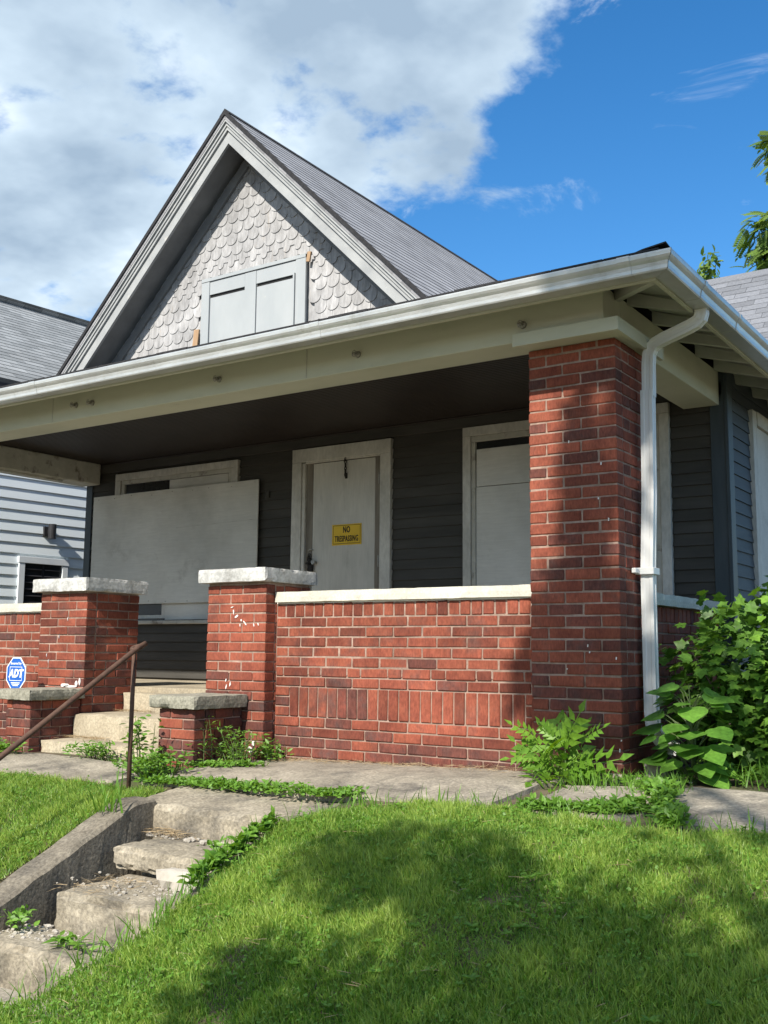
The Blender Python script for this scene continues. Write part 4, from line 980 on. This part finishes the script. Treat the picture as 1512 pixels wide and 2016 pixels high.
MB().box(NX - .005, NX + .028, 3.03, 3.15, 2.10, 2.23, ch=.004).build('backplate', 'lamp_black', lm); MB().tube([(NX + .085, 3.11, 2.07), (NX + .085, 3.11, 2.26)], .052, 16).build('shade', 'lamp_black', lm, smooth=False)
MB().box(NX + .025, NX + .05, 3.08, 3.13, 2.14, 2.19).build('arm', 'lamp_black', lm)

# ------------------------------------------------------------------ vegetation helpers
def batch(name, tv, tf, pos, axis, nrm, size, tint, mat, parent=None, loc=None):
    """many copies of one small template as a single mesh; tv local: x width, y along, z normal"""
    tv = np.asarray(tv, float); n = len(pos); k = len(tv)
    axis = axis / np.linalg.norm(axis, axis=1, keepdims=True)
    nrm = nrm - axis * (nrm * axis).sum(1, keepdims=True); nrm /= np.linalg.norm(nrm, axis=1, keepdims=True) + 1e-9
    sidev = np.cross(axis, nrm)
    P = pos[:, None, :] + size[:, None, None] * (tv[None, :, 0:1] * sidev[:, None, :] + tv[None, :, 1:2] * axis[:, None, :] + tv[None, :, 2:3] * nrm[:, None, :])
    P = P.reshape(-1, 3)
    tf = [list(f) for f in tf]; loops = np.concatenate([np.array(f) for f in tf]); lens = np.array([len(f) for f in tf])
    allv = (loops[None, :] + (np.arange(n) * k)[:, None]).ravel(); alll = np.tile(lens, n)
    c = np.array(loc if loc is not None else (P[:, 0].mean(), P[:, 1].mean(), P[:, 2].min())); P = P - c
    me = bpy.data.meshes.new(name); me.vertices.add(len(P)); me.vertices.foreach_set('co', P.ravel())
    me.loops.add(len(allv)); me.loops.foreach_set('vertex_index', allv.astype(np.int32))
    me.polygons.add(len(alll)); st_ = np.concatenate([[0], np.cumsum(alll)[:-1]]); me.polygons.foreach_set('loop_start', st_.astype(np.int32))
    try: me.polygons.foreach_set('loop_total', alll.astype(np.int32))
    except Exception: pass
    a = me.attributes.new('tint', 'FLOAT', 'POINT'); a.data.foreach_set('value', np.repeat(tint, k).astype(np.float32))
    me.update(calc_edges=True); me.validate()
    return link(name, me, mat, parent, c)
def rnd_dir(n, up=0.0):
    v = rng.normal(size=(n, 3)); v /= np.linalg.norm(v, axis=1, keepdims=True); v[:, 2] += up; return v / np.linalg.norm(v, axis=1, keepdims=True)
def fbm(x, y, s, o=0):
    return np.array([noise.fractal(Vector((a * s + o, b * s - o, o)), 1, 2, 4) for a, b in zip(x, y)])

# leaf templates
def heart(n=7):
    out = [(0, 0, 0)]
    L_ = [(.16, -.06), (.36, -.02), (.47, .16), (.45, .38), (.33, .62), (.16, .84), (0, 1.0)]
    z = lambda x, y: -.35 * x * x - .18 * max(0, y - .3) ** 2 + .06 * abs(x)
    rim = L_ + [(-x, y) for x, y in L_[-2::-1]]
    mid = [(0, .25), (0, .5), (0, .75)]
    v = [(0, 0, 0)] + [(0, y, -.05 - .18 * max(0, y - .3) ** 2) for _, y in mid] + [(x, y, z(x, y)) for x, y in rim]
    b = 4; r_ = list(range(b, b + 13)); f = [(0, r_[0], r_[1], 1), (1, r_[1], r_[2]), (1, r_[2], r_[3], 2), (2, r_[3], r_[4], 3), (3, r_[4], r_[5], r_[6]),
         (0, 1, r_[11], r_[12]), (1, r_[10], r_[11]), (1, 2, r_[9], r_[10]), (2, 3, r_[8], r_[9]), (3, r_[6], r_[7], r_[8])]
    return v, f
def lobed():
    rim = [(.10, -.04), (.34, -.06), (.50, .14), (.34, .26), (.44, .52), (.56, .60), (.26, .62), (.17, .80), (0, 1.02)]
    rim = rim + [(-x, y) for x, y in rim[-2::-1]]
    v = [(0, 0, 0), (0, .3, -.04), (0, .62, -.05)] + [(x, y, .10 * abs(x) - .3 * x * x - .22 * max(0, y - .4) ** 2) for x, y in rim]; b = 3; n = len(rim)
    f = [(0, b, b + 1), (0, b + 1, b + 2, b + 3), (0, b + 3, 1), (1, b + 3, b + 4, b + 5), (1, b + 5, b + 6, 2), (2, b + 6, b + 7, b + 8),
         (0, b + n - 2, b + n - 1), (0, b + n - 4, b + n - 3, b + n - 2), (0, 1, b + n - 4), (1, b + n - 6, b + n - 5, b + n - 4), (1, 2, b + n - 7, b + n - 6), (2, b + 8, b + 9, b + n - 7)]
    return v, f
OV = ([(0, 0, 0), (.24, .3, .05), (.20, .62, .03), (0, 1, -.10), (-.20, .62, .03), (-.24, .3, .05), (0, .45, -.02)], [(0, 1, 6), (1, 2, 6), (2, 3, 6), (3, 4, 6), (4, 5, 6), (5, 0, 6)])
LAN = ([(0, 0, 0), (.14, .35, .03), (0, 1, -.10), (-.14, .35, .03), (0, .4, -.02)], [(0, 1, 4), (1, 2, 4), (2, 3, 4), (3, 0, 4)])
def pinnate(pairs=6, leaf=.30, droop=.25, wid=1.0, tip=True):
    v = []; f = []
    def rach(t): return Vector((0, t, -droop * t * t))
    for i in range(pairs * 2 + 1):
        t = 1.0 if i == pairs * 2 else .22 + .78 * (i // 2) / pairs; s = 0 if i == pairs * 2 else (1 if i % 2 else -1)
        l = leaf * (1 - .35 * abs(t - .55)); o = rach(t)
        ax = Vector((s * .86, .45, -.22)) if s else Vector((0, 1, -.4)); ax.normalize(); nr = Vector((0, .2, 1)); nr = (nr - ax * nr.dot(ax)).normalized(); sd_ = ax.cross(nr)
        b = len(v)
        for p in LAN[0]: v.append(tuple(o + (sd_ * p[0] * 1.5 * wid + ax * p[1] + nr * p[2]) * l))
        f += [tuple(b + q for q in g) for g in LAN[1]]
    b = len(v); ts = [0, .5, 1]
    for t in ts: o = rach(t); v += [tuple(o + Vector((.012, 0, 0))), tuple(o - Vector((.012, 0, 0)))]
    f += [(b, b + 1, b + 3, b + 2), (b + 2, b + 3, b + 5, b + 4)]
    return v, f
HEART, LOBED = heart(), lobed()
def frame_rot(axis, nrm):
    a = Vector(axis).normalized(); n = Vector(nrm); n = (n - a * n.dot(a)).normalized(); s = a.cross(n)
    return Matrix(((s.x, a.x, n.x), (s.y, a.y, n.y), (s.z, a.z, n.z))).to_euler()
def tmesh(t, size, mat, name='leaf', smooth=True):
    me = bpy.data.meshes.new(name); me.from_pydata([(x * size, y * size, z * size) for x, y, z in t[0]], [], t[1]); me.materials.append(MT[mat])
    if smooth: me.shade_smooth()
    return me

# ------------------------------------------------------------------ lawn
BL_T = ([(-.5, 0, 0), (.5, 0, 0), (.38, .55, .0), (-.38, .55, .0), (0, 1, 0)], [(0, 1, 2, 3), (3, 2, 4)])
def lawn_top(x):   # y of the upper edge of the right hand lawn
    return np.interp(x, [-1.3, -1.15, -.98, -.61, -.05, .3, .62, 1.05, 3.5], [-1.62, -1.53, -1.20, -1.03, -1.06, -1.14, -1.18, -1.04, -1.02])
def grass(name, n, xr, yr, keep, hmin, hmax, label, seed):
    x = rng.uniform(*xr, n); y = rng.uniform(*yr, n); ok = keep(x, y); x, y = x[ok], y[ok]; n = len(x)
    pn = fbm(x, y, 1.6, seed); pn2 = fbm(x, y, 6.0, seed + 3)
    z = zg(x, y) - .012 + .0
    h = rng.uniform(hmin, hmax, n) * np.clip(1 + .55 * pn2 + .45 * pn, .35, 2)
    d = rng.normal(size=(n, 3)) * .42; d[:, 2] = 1; d[:, 1] -= .12
    nr = rng.normal(size=(n, 3)); nr[:, 2] *= .3
    w = rng.uniform(.0024, .0056, n)
    tint = np.clip(.46 + .38 * pn + .25 * pn2 + rng.normal(0, .30, n), 0, 1)
    # blades as three leaning segments
    d = d / np.linalg.norm(d, axis=1, keepdims=True); s = np.cross(d, nr); s /= np.linalg.norm(s, axis=1, keepdims=True)
    bend = nr - d * (nr * d).sum(1, keepdims=True); bend /= np.linalg.norm(bend, axis=1, keepdims=True)
    base = np.stack([x, y, z], 1); bz = rng.uniform(.05, .5, n)[:, None]
    def at(t): return base + d * (h * t)[:, None] + bend * (bz * h[:, None] * t * t) - np.array([0, 0, 1]) * (bz * h[:, None] * .35 * t * t)
    V = np.stack([at(0) - s * w[:, None] / 2, at(0) + s * w[:, None] / 2, at(.55) + s * w[:, None] * .42, at(.55) - s * w[:, None] * .42, at(1.0)], 1).reshape(-1, 3)
    c = np.array([np.mean(x), np.mean(y), z.min()]); V = V - c
    i0 = np.arange(n) * 5
    loops = np.stack([i0, i0 + 1, i0 + 2, i0 + 3, i0 + 3, i0 + 2, i0 + 4], 1).ravel()
    me = bpy.data.meshes.new(name); me.vertices.add(len(V)); me.vertices.foreach_set('co', V.ravel()); me.loops.add(len(loops)); me.loops.foreach_set('vertex_index', loops.astype(np.int32))
    me.polygons.add(2 * n); st_ = np.stack([np.arange(n) * 7, np.arange(n) * 7 + 4], 1).ravel(); me.polygons.foreach_set('loop_start', st_.astype(np.int32))
    a = me.attributes.new('tint', 'FLOAT', 'POINT'); a.data.foreach_set('value', np.repeat(tint, 5).astype(np.float32))
    me.update(calc_edges=True)
    return tag(link(name, me, 'grass', None, c), label, kind='stuff')
def keepR(x, y):
    e_ = lawn_top(x) + .05 * fbm(x, y, 5, 2); l = -1.17 + .05 * fbm(x, y, 6, 7) + np.clip(-2.4 - y, 0, 1) * -.35
    return (y < e_) & ((x > l) | (y < -2.9)) & (y > -3.3)
grass('grass', 430000, (-1.7, 3.2), (-3.2, -.95), keepR, .016, .058, 'mown green lawn on the bank beside the garden steps', 1.3)
def keepL(x, y):
    e_ = -1.12 + .04 * fbm(x, y, 5, 12); return (y < e_) & (x < -2.40 + .02 * fbm(x, y, 7, 4)) & (y > -3.1)
grass('grass', 120000, (-5.6, -2.38), (-3.1, -1.05), keepL, .02, .058, 'sunlit patch of lawn on the handrail side of the steps', 5.1)
CLO = ([(0, 0, 0), (.5, .5, .1), (.1, .95, 0), (-.3, .6, .05), (-.95, .35, .02), (-.75, -.1, .1), (-.6, -.75, 0), (.0, -.6, .08), (.75, -.7, 0), (.8, -.05, .05)], [(0, 1, 2, 3), (0, 3, 4, 5), (0, 6, 7, 8), (0, 8, 9, 1)])
def clover(n, keep, xr, yr, thr, label):
    x = rng.uniform(*xr, n); y = rng.uniform(*yr, n); ok = keep(x, y); x, y = x[ok], y[ok]; ok = fbm(x, y, 3.3, 9) > thr + rng.normal(0, .12, len(x)); x, y = x[ok], y[ok]; n = len(x)
    pos = np.stack([x, y, zg(x, y) + rng.uniform(.012, .045, n)], 1)
    o = batch('clover_leaves', *CLO, pos, rnd_dir(n) * [1, 1, .15], rnd_dir(n, 1.6) + [0, -.3, 0], rng.uniform(.005, .0105, n), np.clip(rng.normal(.45, .25, n), 0, 1), 'leaf_weed')
    return tag(o, label, kind='stuff')
clover(15000, keepR, (-1.5, 3.2), (-3.2, -.95), .0, 'clover leaves scattered through the lawn beside the steps')
clover(7000, keepL, (-4.6, -2.4), (-2.6, -1.05), .05, 'clover leaves in the lawn on the handrail side')
def longgrass(n, fn, hmin, hmax, label):
    P = np.array([fn() for _ in range(n)]); d = rng.normal(size=(n, 3)) * .35; d[:, 2] = 1
    t = ([(-.5, 0, 0), (.5, 0, 0), (.45, .4, .03), (-.45, .4, .03), (.3, .75, .14), (-.3, .75, .14), (0, 1, .28)], [(0, 1, 2, 3), (3, 2, 4, 5), (5, 4, 6)])
    tt = ([(a * .055, b, c) for a, b, c in t[0]], t[1])
    return tag(batch('tall_grass', *tt, P, d, rnd_dir(n), rng.uniform(hmin, hmax, n), np.clip(rng.normal(.5, .2, n), 0, 1), 'leaf_weed'), label, kind='stuff')
longgrass(700, lambda: (lambda x, y: (x, y, zgs(x, y) - .01))(random.uniform(-1.2, 2.6), random.uniform(-2.9, -1.1)), .045, .09, 'longer blades standing up in the lawn')
longgrass(420, lambda: (lambda x: (x, float(lawn_top(np.float64(x))) + random.gauss(0, .03), zgs(x, float(lawn_top(np.float64(x)))) - .01))(random.uniform(-1.15, 2.2)), .05, .13, 'ragged grass along the upper edge of the lawn')
longgrass(260, lambda: (lambda y: (-1.19 + random.gauss(0, .03) - max(0, -2.4 - y) * .35, y, zgs(-1.19, y) - .01))(random.uniform(-2.9, -1.55)), .05, .13, 'grass hanging over the edge of the garden steps')

# dry straw lying at the wall foot and on the steps
def straw(n, fn, label):
    P = np.array([fn() for _ in range(n)]); d = rng.normal(size=(n, 3)); d[:, 2] *= .12
    t = ([(-.014, 0, 0), (.014, 0, 0), (.012, .5, .05), (-.012, .5, .05), (0, 1, .0)], [(0, 1, 2, 3), (3, 2, 4)])
    return tag(batch('straw', *t, P, d, rnd_dir(n, 1), rng.uniform(.03, .10, n), rng.uniform(0, 1, n), 'straw'), label, kind='stuff')
straw(900, lambda: (lambda x, y: (x, y, zgs(x, y) + random.uniform(.012, .026)))(random.uniform(-2.6, -.4), .10 - abs(random.gauss(0, .10))), 'dry straw along the foot of the porch wall')
straw(260, lambda: (random.gauss(-2.02, .09), random.uniform(-1.50, -1.43), -.335 + random.uniform(0, .03)), 'dry grass caught on the upper garden step')
straw(160, lambda: (random.uniform(-2.03, -1.7), random.uniform(-2.2, -1.85), -.487 + random.uniform(0, .015)), 'dry grass on the middle garden step')
straw(220, lambda: (random.uniform(-4.49, -4.0), random.uniform(-.2, -.1) + random.choice((0, .5)), .02), 'dry grass on the porch steps') if False else None
straw(240, lambda: (random.uniform(-4.48, -4.05), -.10 - abs(random.gauss(0, .06)), -.018 + random.uniform(0, .012)), 'dry grass in the corner of the lowest porch step')
straw(200, lambda: (random.uniform(-4.48, -4.1), .40 - abs(random.gauss(0, .05)), .162 + random.uniform(0, .012)), 'dry grass in the corner of the middle porch step')

def lawnpt():
    while True:
        x, y = random.uniform(-1.2, 2.6), random.uniform(-3.0, -1.05)
        if bool(keepR(np.array([x]), np.array([y]))[0]): return (x, y, zgs(x, y) + random.uniform(.0, .022))
straw(900, lawnpt, 'dry thatch lying between the blades of the lawn')
def rosettes(n):
    P, d, sz = [], [], []
    for _ in range(n):
        x, y, z = lawnpt(); k = random.randint(6, 10); r_ = random.uniform(.018, .042)
        for i in range(k):
            a = 6.283 * i / k + random.uniform(-.3, .3); P.append((x, y, z + .012)); d.append((math.cos(a), math.sin(a), random.uniform(.15, .6))); sz.append(r_ * random.uniform(.7, 1.2))
    n = len(P); tm = ([(x_ * .8, y_, z_) for x_, y_, z_ in OV[0]], OV[1])
    tag(batch('broadleaf_weeds', *tm, np.array(P), np.array(d), np.tile([0, -.2, 1.0], (n, 1)), np.array(sz), np.clip(rng.normal(.45, .25, n), 0, 1), 'leaf_weed'), 'flat broad leaved weeds dotted over the lawn', kind='stuff')
rosettes(130)
# ------------------------------------------------------------------ weeds
def weed(name, label, cx, cy, rx, ry, h, n, leaf, tmpl=OV, thing_=True, lean=.2, stems=8, z0=None, cat='weed'):
    P = []; ax = []; zb = zgs(cx, cy) if z0 is None else z0
    nst = stems; roots = [(cx + random.gauss(0, rx * .45), cy + random.gauss(0, ry * .45)) for _ in range(nst)]
    sm = MB(); tips = []
    for (a, b) in roots:
        t = (a + random.gauss(0, rx * .4), b + random.gauss(0, ry * .4) - .02, zb + h * random.uniform(.45, 1.0)); tips.append(t)
        sm.tube([(a, b, zb - .02), ((a + t[0]) / 2 + random.gauss(0, .01), (b + t[1]) / 2, zb + (t[2] - zb) * .55), t], [.004, .003, .0015], 5)
    for k in range(n):
        i = random.randrange(nst); q = random.random() ** .7; a, b = roots[i]; t = tips[i]
        P.append((a + (t[0] - a) * q + random.gauss(0, .03 + rx * .1), b + (t[1] - b) * q + random.gauss(0, .025), zb + (t[2] - zb) * q + random.uniform(0, .02)))
    P = np.array(P); d = rnd_dir(n); d[:, 2] = np.abs(d[:, 2]) * .5 - .1
    tint = np.clip(rng.normal(.5, .25, n), 0, 1)
    if thing_:
        t = thing(name, label, cat, (cx, cy, zb)); batch('foliage', *tmpl, P, d, rnd_dir(n, 1.3) + [0, -.35, 0], rng.uniform(leaf * .6, leaf * 1.25, n), tint, 'leaf_weed', t)
        tag(sm.build('stem', 'stem', t), kind='stuff'); return t
    o = batch(name, *tmpl, P, d, rnd_dir(n, 1.3) + [0, -.35, 0], rng.uniform(leaf * .6, leaf * 1.25, n), tint, 'leaf_weed'); return tag(o, label, kind='stuff')
weed('weed', 'bushy weeds at the outer foot of the brick knee wall and central pier', -2.66, -.22, .22, .16, .24, 520, .042, LAN, stems=22)
weed('weed', 'tall thin weed rising against the knee wall shadow', -2.79, -.38, .05, .04, .34, 46, .05, LAN, stems=3)
weed('weed', 'yellowing weeds where the pier meets the long wall', -2.52, -.02, .12, .06, .16, 200, .04, OV, stems=10)
weed('weed', 'leafy weed climbing beside the lowest porch step', -3.16, -.62, .09, .06, .34, 130, .05, OV, stems=7)
weed('weed', 'dense low weeds between handrail post and knee wall', -2.82, -.80, .20, .14, .16, 620, .042, OV, stems=26)
weed('weed', 'spiky weeds in front of the lowest porch step', -3.72, -.52, .28, .07, .12, 300, .055, LAN, stems=22)
weed('weed', 'low broad weeds at the foot of the handrail side knee wall', -4.65, -.66, .34, .08, .12, 420, .042, OV, stems=24)
def strip(pts, n, wid, h, leaf, label, tm=OV, seed=0):
    P = []
    for _ in range(n):
        i = random.randrange(len(pts) - 1); q = random.random(); a, b = pts[i], pts[i + 1]
        x = a[0] + (b[0] - a[0]) * q; y = a[1] + (b[1] - a[1]) * q; k = .35 + .75 * abs(noise.noise(Vector((x * 3.1, y * 3.1, seed)))) * 1.6
        x += random.gauss(0, wid * .25); y += random.gauss(0, wid * .5 * k); P.append((x, y, zgs(x, y) + .012 + random.random() ** 1.5 * h * k))
    P = np.array(P); d = rnd_dir(n); d[:, 2] = np.abs(d[:, 2]) * .5
    return tag(batch('ground_cover', *tm, P, d, rnd_dir(n, 1.5) + [0, -.3, 0], rng.uniform(leaf * .6, leaf * 1.3, n), np.clip(rng.normal(.52, .25, n), 0, 1), 'leaf_weed'), label, kind='stuff')
strip([(-2.7, -1.0), (-2.2, -1.0), (-1.7, -1.02)], 1500, .13, .05, .036, 'creeping weeds growing in the path joint above the steps')
strip([(-1.72, -1.03), (-1.3, -1.06), (-1.1, -1.0)], 700, .11, .055, .034, 'creeping weeds continuing along the path joint towards the lawn', seed=4)
strip([(-2.75, -.55), (-2.3, -.42)], 420, .12, .05, .035, 'low weeds in front of the knee wall', seed=9)
strip([(-.10, -1.03), (.25, -.96), (.44, -.86)], 900, .12, .06, .04, 'weeds in the joint between path slabs and lawn', seed=3)
strip([(.30, -.40), (.44, -.62), (.58, -.95), (.66, -1.12)], 1100, .11, .07, .042, 'weeds crossing the path from the pillar to the lawn', seed=6)
strip([(.05, -.22), (.22, -.3), (.36, -.42)], 420, .10, .05, .03, 'fine weeds at the corner of the pillar', LAN, seed=2)
strip([(-1.18, -1.6), (-1.2, -1.85), (-1.22, -2.1)], 520, .06, .07, .05, 'leafy ground cover spilling over the edge of the steps', seed=8)
strip([(.3, .1), (.8, .25), (1.6, .35)], 700, .14, .08, .04, 'low weeds under the shrub', seed=11)
longgrass(320, lambda: (lambda x, y: (x, y, zgs(x, y)))(random.uniform(-.15, .5), random.gauss(-.42, .12)), .05, .12, 'soft grass by the corner of the pillar')
longgrass(160, lambda: (lambda x, y: (x, y, zgs(x, y)))(random.uniform(.5, 1.4), random.gauss(.1, .1)), .08, .18, 'grass at the foot of the shrub')
weed('weed', 'wilted weed lying on the lowest garden step', -1.62, -2.40, .12, .05, .05, 46, .075, LAN, stems=5, z0=-.655)
weed('weed', 'small green weed by the curb on the lowest garden step', -2.10, -2.36, .07, .05, .10, 60, .04, OV, stems=5, z0=-.655)
weed('weed', 'small fresh weed on the upper garden step edge', -1.42, -1.66, .08, .03, .07, 60, .04, OV, stems=5, z0=-.345)
longgrass(26, lambda: (-2.28 + random.gauss(0, .06), -1.66 + random.gauss(0, .04), -.21), .12, .24, 'long grass blades arching over the curb')

# pinnate sapling in front of the pillar
pn_ = thing('sapling', 'bright green sapling with feathery leaves in front of the tall brick pillar', 'sapling', (-.22, -.30, -.05))
PM = [tmesh(pinnate(4, .50, .45 + .2 * k, 1.15), 1, 'leaf_bright') for k in range(3)]
sm = MB(); r_ = random.Random(4)
for k in range(34):
    a = r_.uniform(0, 2 * math.pi); hz = r_.choice((.02, .04, .07, .11, .15, .19, .23)); rx = r_.uniform(.01, .06)
    b = Vector((-.25 + rx * math.cos(a) + r_.gauss(0, .05), -.32 + rx * math.sin(a) * .6, -.04 + hz)); L_ = r_.uniform(.12, .23)
    ax = Vector((math.cos(a) * 1.0, math.sin(a) * .7 - .25, r_.choice((.2, .45, .7, 1.0, 1.25)))); o = link('leaf', PM[k % 3], None, pn_, b, frame_rot(ax, (.2 * math.cos(a) + r_.gauss(0, .35), -.9, .8 + r_.gauss(0, .3)))); o.scale = (L_,) * 3
    if k % 4 == 0: sm.tube([(b.x, b.y, -.07), b], [.005, .003], 5)
sm.build('stem', 'stem', pn_)
# heart leaved plant at the downspout
hp = thing('heart_leaf_plant', 'young plant with big heart shaped leaves beside the downspout foot', 'plant', (.36, .08, -.04))
HM = [tmesh(HEART, 1, 'leaf_heart')]; sm = MB(); r_ = random.Random(12)
for k in range(56):
    hz = .03 + .50 * (k / 56); a = r_.uniform(0, 2 * math.pi); rr = .06 + .13 * math.sin(math.pi * min(1, hz / .55)) * r_.uniform(.5, 1.1)
    b = Vector((.36 + rr * math.cos(a), .08 + rr * math.sin(a) * .8, -.02 + hz + r_.gauss(0, .02)))
    ax = Vector((math.cos(a), math.sin(a) - .15, r_.uniform(-.75, .05))); o = link('leaf', HM[0], None, hp, b, frame_rot(ax, (.5 * math.cos(a), .5 * math.sin(a) - .45, 1.0)))
    o.scale = (r_.choice((.07, .10, .13, .155, .17)),) * 3
    sm.tube([(.36 + r_.gauss(0, .015), .08, max(-.04, hz - .16)), ((.36 + b.x) / 2, (.08 + b.y) / 2, hz - .06), b], [.004, .003, .002], 5)
sm.tube([(.36, .08, -.06), (.365, .07, .25), (.36, .06, .5)], [.008, .006, .003], 6); sm.build('stem', 'stem', hp)
# big shrub
sh = thing('shrub', 'large leafy green shrub growing against the side of the porch', 'shrub', (.8, 1.1, -.05))
EL = [((.52, .85, .52), (.46, .5, .46)), ((.95, 1.25, .60), (.62, .7, .52)), ((1.15, .75, .38), (.55, .42, .42)), ((.50, .85, .22), (.44, .42, .30)), ((1.5, 1.3, .5), (.5, .6, .5))]
pts = []
for c, r_ in EL:
    n = int(1250 * (r_[0] * r_[2]) / .2); d = rnd_dir(n); q = rng.uniform(.55, 1.05, n) ** .6
    P = np.array(c) + d * np.array(r_) * q[:, None] * (1 + .18 * rng.normal(size=(n, 1))); pts.append(np.concatenate([P, d], 1))
pts = np.concatenate(pts); pts = pts[(pts[:, 2] > .0) & ((pts[:, 0] > .02) | (pts[:, 2] > 1.06))]
cp = np.array(CAM); near = np.linalg.norm(pts[:, :3] - cp, axis=1) ; order = np.argsort(near + np.where(pts[:, 0] > 1.25 , 3, 0)); near_i, rest = order[:290], order[290:]
LM = [tmesh(LOBED, 1, 'leaf_shrub'), tmesh(OV, 1, 'leaf_shrub')]
for i in near_i:
    p, d = pts[i, :3], pts[i, 3:]; a = random.uniform(0, 6.28)
    ax = Vector((d[0] + .5 * math.cos(a), d[1] + .5 * math.sin(a), -.35 + random.gauss(0, .3))); o = link('leaf', LM[0], None, sh, p, frame_rot(ax, (d[0] * .6 + random.gauss(0, .3), d[1] * .6 - .3 + random.gauss(0, .3), 1.0))); o.scale = (random.uniform(.045, .085),) * 3
P = pts[rest]; n = len(P); ax = P[:, 3:] + rng.normal(size=(n, 3)) * .5; ax[:, 2] -= .4
o = batch('foliage', *LOBED, P[:, :3], ax, P[:, 3:] * .6 + [0, -.2, 1] + rng.normal(size=(n, 3)) * .35, rng.uniform(.05, .09, n), np.clip(rng.normal(.5, .25, n), 0, 1), 'leaf_shrub_mass', sh); tag(o, kind='stuff')
sm = MB(); r_ = random.Random(3)
for k in range(26):
    c, q = EL[k % 5]; t = (c[0] + r_.gauss(0, q[0] * .5), c[1] + r_.gauss(0, q[1] * .5), c[2] + r_.uniform(-.1, .4) * q[2])
    sm.tube([(c[0] + r_.gauss(0, .12), c[1] + r_.gauss(0, .1), -.08), ((c[0] + t[0]) / 2, (c[1] + t[1]) / 2, t[2] * .5), t], [.010, .007, .003], 5)
sm.build('stem', 'bark', sh)

# ------------------------------------------------------------------ trees
def tree(name, label, base, clusters, tmpl, leaf, cover, group=None, trunk_r=.14, spread=.0, mat='leaf_tree', dens=None):
    """clusters: (centre, radii, number of leaves)"""
    t = thing(name, label, 'tree', base, group); b = Vector(base); top = Vector((b.x, b.y, max(c[0][2] for c in clusters) - .5))
    m = MB(); mid = b.lerp(top, .5) + Vector((.1, .05, 0)); m.tube([b - Vector((0, 0, .3)), b.lerp(mid, .5), mid, top], [trunk_r * 1.25, trunk_r, trunk_r * .7, trunk_r * .15], 10)
    m.build('trunk', 'bark', t, smooth=True)
    m = MB()
    for c, r_, n in clusters:
        c = Vector(c); f_ = b.lerp(top, min(.9, max(.3, (c.z - 1.5 - b.z) / max(.1, top.z - b.z)))); k = (f_ + c) / 2 + Vector((0, 0, .25)); m.tube([f_, k, c], [trunk_r * .35, trunk_r * .2, trunk_r * .08], 6)
        for q in range(5): e_ = c + Vector((random.gauss(0, r_[0] * .45), random.gauss(0, r_[1] * .45), random.gauss(0, r_[2] * .45))); m.tube([k, (k + e_) / 2 + Vector((0, 0, .05)), e_], [trunk_r * .1, trunk_r * .06, .006], 5)
    m.build('limbs', 'bark', t, smooth=True)
    Ps, ds = [], []
    for c, r_, n in clusters:
        d = rnd_dir(n); q = rng.uniform(0, 1, n) ** .4; Ps.append(np.array(c) + d * np.array(r_) * q[:, None]); ds.append(d)
    P, dd = np.concatenate(Ps), np.concatenate(ds); n = len(P); ax = dd * .6 + rng.normal(size=(n, 3)) * .7; ax[:, 2] -= .45
    o = batch('crown', *tmpl, P, ax, dd * .4 + [0, -.2, .9] + rng.normal(size=(n, 3)) * .4, rng.uniform(leaf * .7, leaf * 1.25, n), np.clip(rng.normal(.5, .25, n), 0, 1), mat, t)
    return t
PT = pinnate(9, .30, .40, 1.5)
tree('feather_leaf_tree', 'tall tree with drooping feathery leaves rising behind the roof', (-1.0, 14.2, -.1), [((-1.55, 14, 10.15), (.85, 1.0, .45), 330), ((-1.75, 14, 8.5), (1.05, 1.0, .6), 560), ((-.2, 14.3, 9.2), (1.1, 1.4, 1.6), 300), ((-1.6, 14.2, 7.6), (1.35, 1.1, .6), 420)], PT, .36, 1)
tree('slender_tree', 'small pale leaved tree top showing just above the eave', (-4.05, 16.2, -.1), [((-4.10, 16, 8.80), (.20, .25, .50), 90), ((-3.9, 16.2, 7.8), (.6, .6, .6), 160), ((-3.5, 16.1, 8.25), (.5, .4, .28), 70)], OV, .20, 1, trunk_r=.08)
# street tree behind the viewer that shades the pillar and the lawn
def shade_clusters():
    out = []
    def add(x, z, rx, rz, cov, t=8.8):
        a = .0034; n = int(-math.log(1 - cov) * math.pi * rx * rz / a * 1.25)
        k = SUN.x / -SUN.y; s = SUN.z / -SUN.y
        out.append(((x + k * t, -t, z + s * t), (rx, .45, rz), max(12, n)))
    for q in ((-.22, .64, .48, .40, .985), (-.20, 1.66, .15, .62, .96), (-.02, 1.85, .09, .42, .8), (.15, 2.5, .22, .3, .9), (.55, 2.45, .35, .25, .9), (.45, .78, .32, .15, .8), (1.9, 1.6, .5, .6, .8), (.6, 2.9, .8, .5, .85), (-.2, 2.95, .6, .20, .7),
              (-.45, -1.72, .62, .17, .985), (.5, -1.70, .40, .10, .8), (.45, -2.25, .66, .24, .98), (-.45, -2.72, .60, .20, .96), (.6, -2.85, .8, .25, .96), (1.35, -2.2, .45, .6, .97), (1.2, -.75, .40, .25, .85), (.5, -.75, .28, .10, .8)):
        add(*q)
    return out
tree('street_tree', 'broad street tree standing across the pavement from the steps', (2.9, -10.6, -.95), shade_clusters(), OV, .135, 1, trunk_r=.2, mat='leaf_street')
# the house next door stands at a slight angle to this one
nb.rotation_euler.z = R(-5); nb.location = (-12 + .27, 6 + .25, -.1); lm.rotation_euler.z = R(-5)
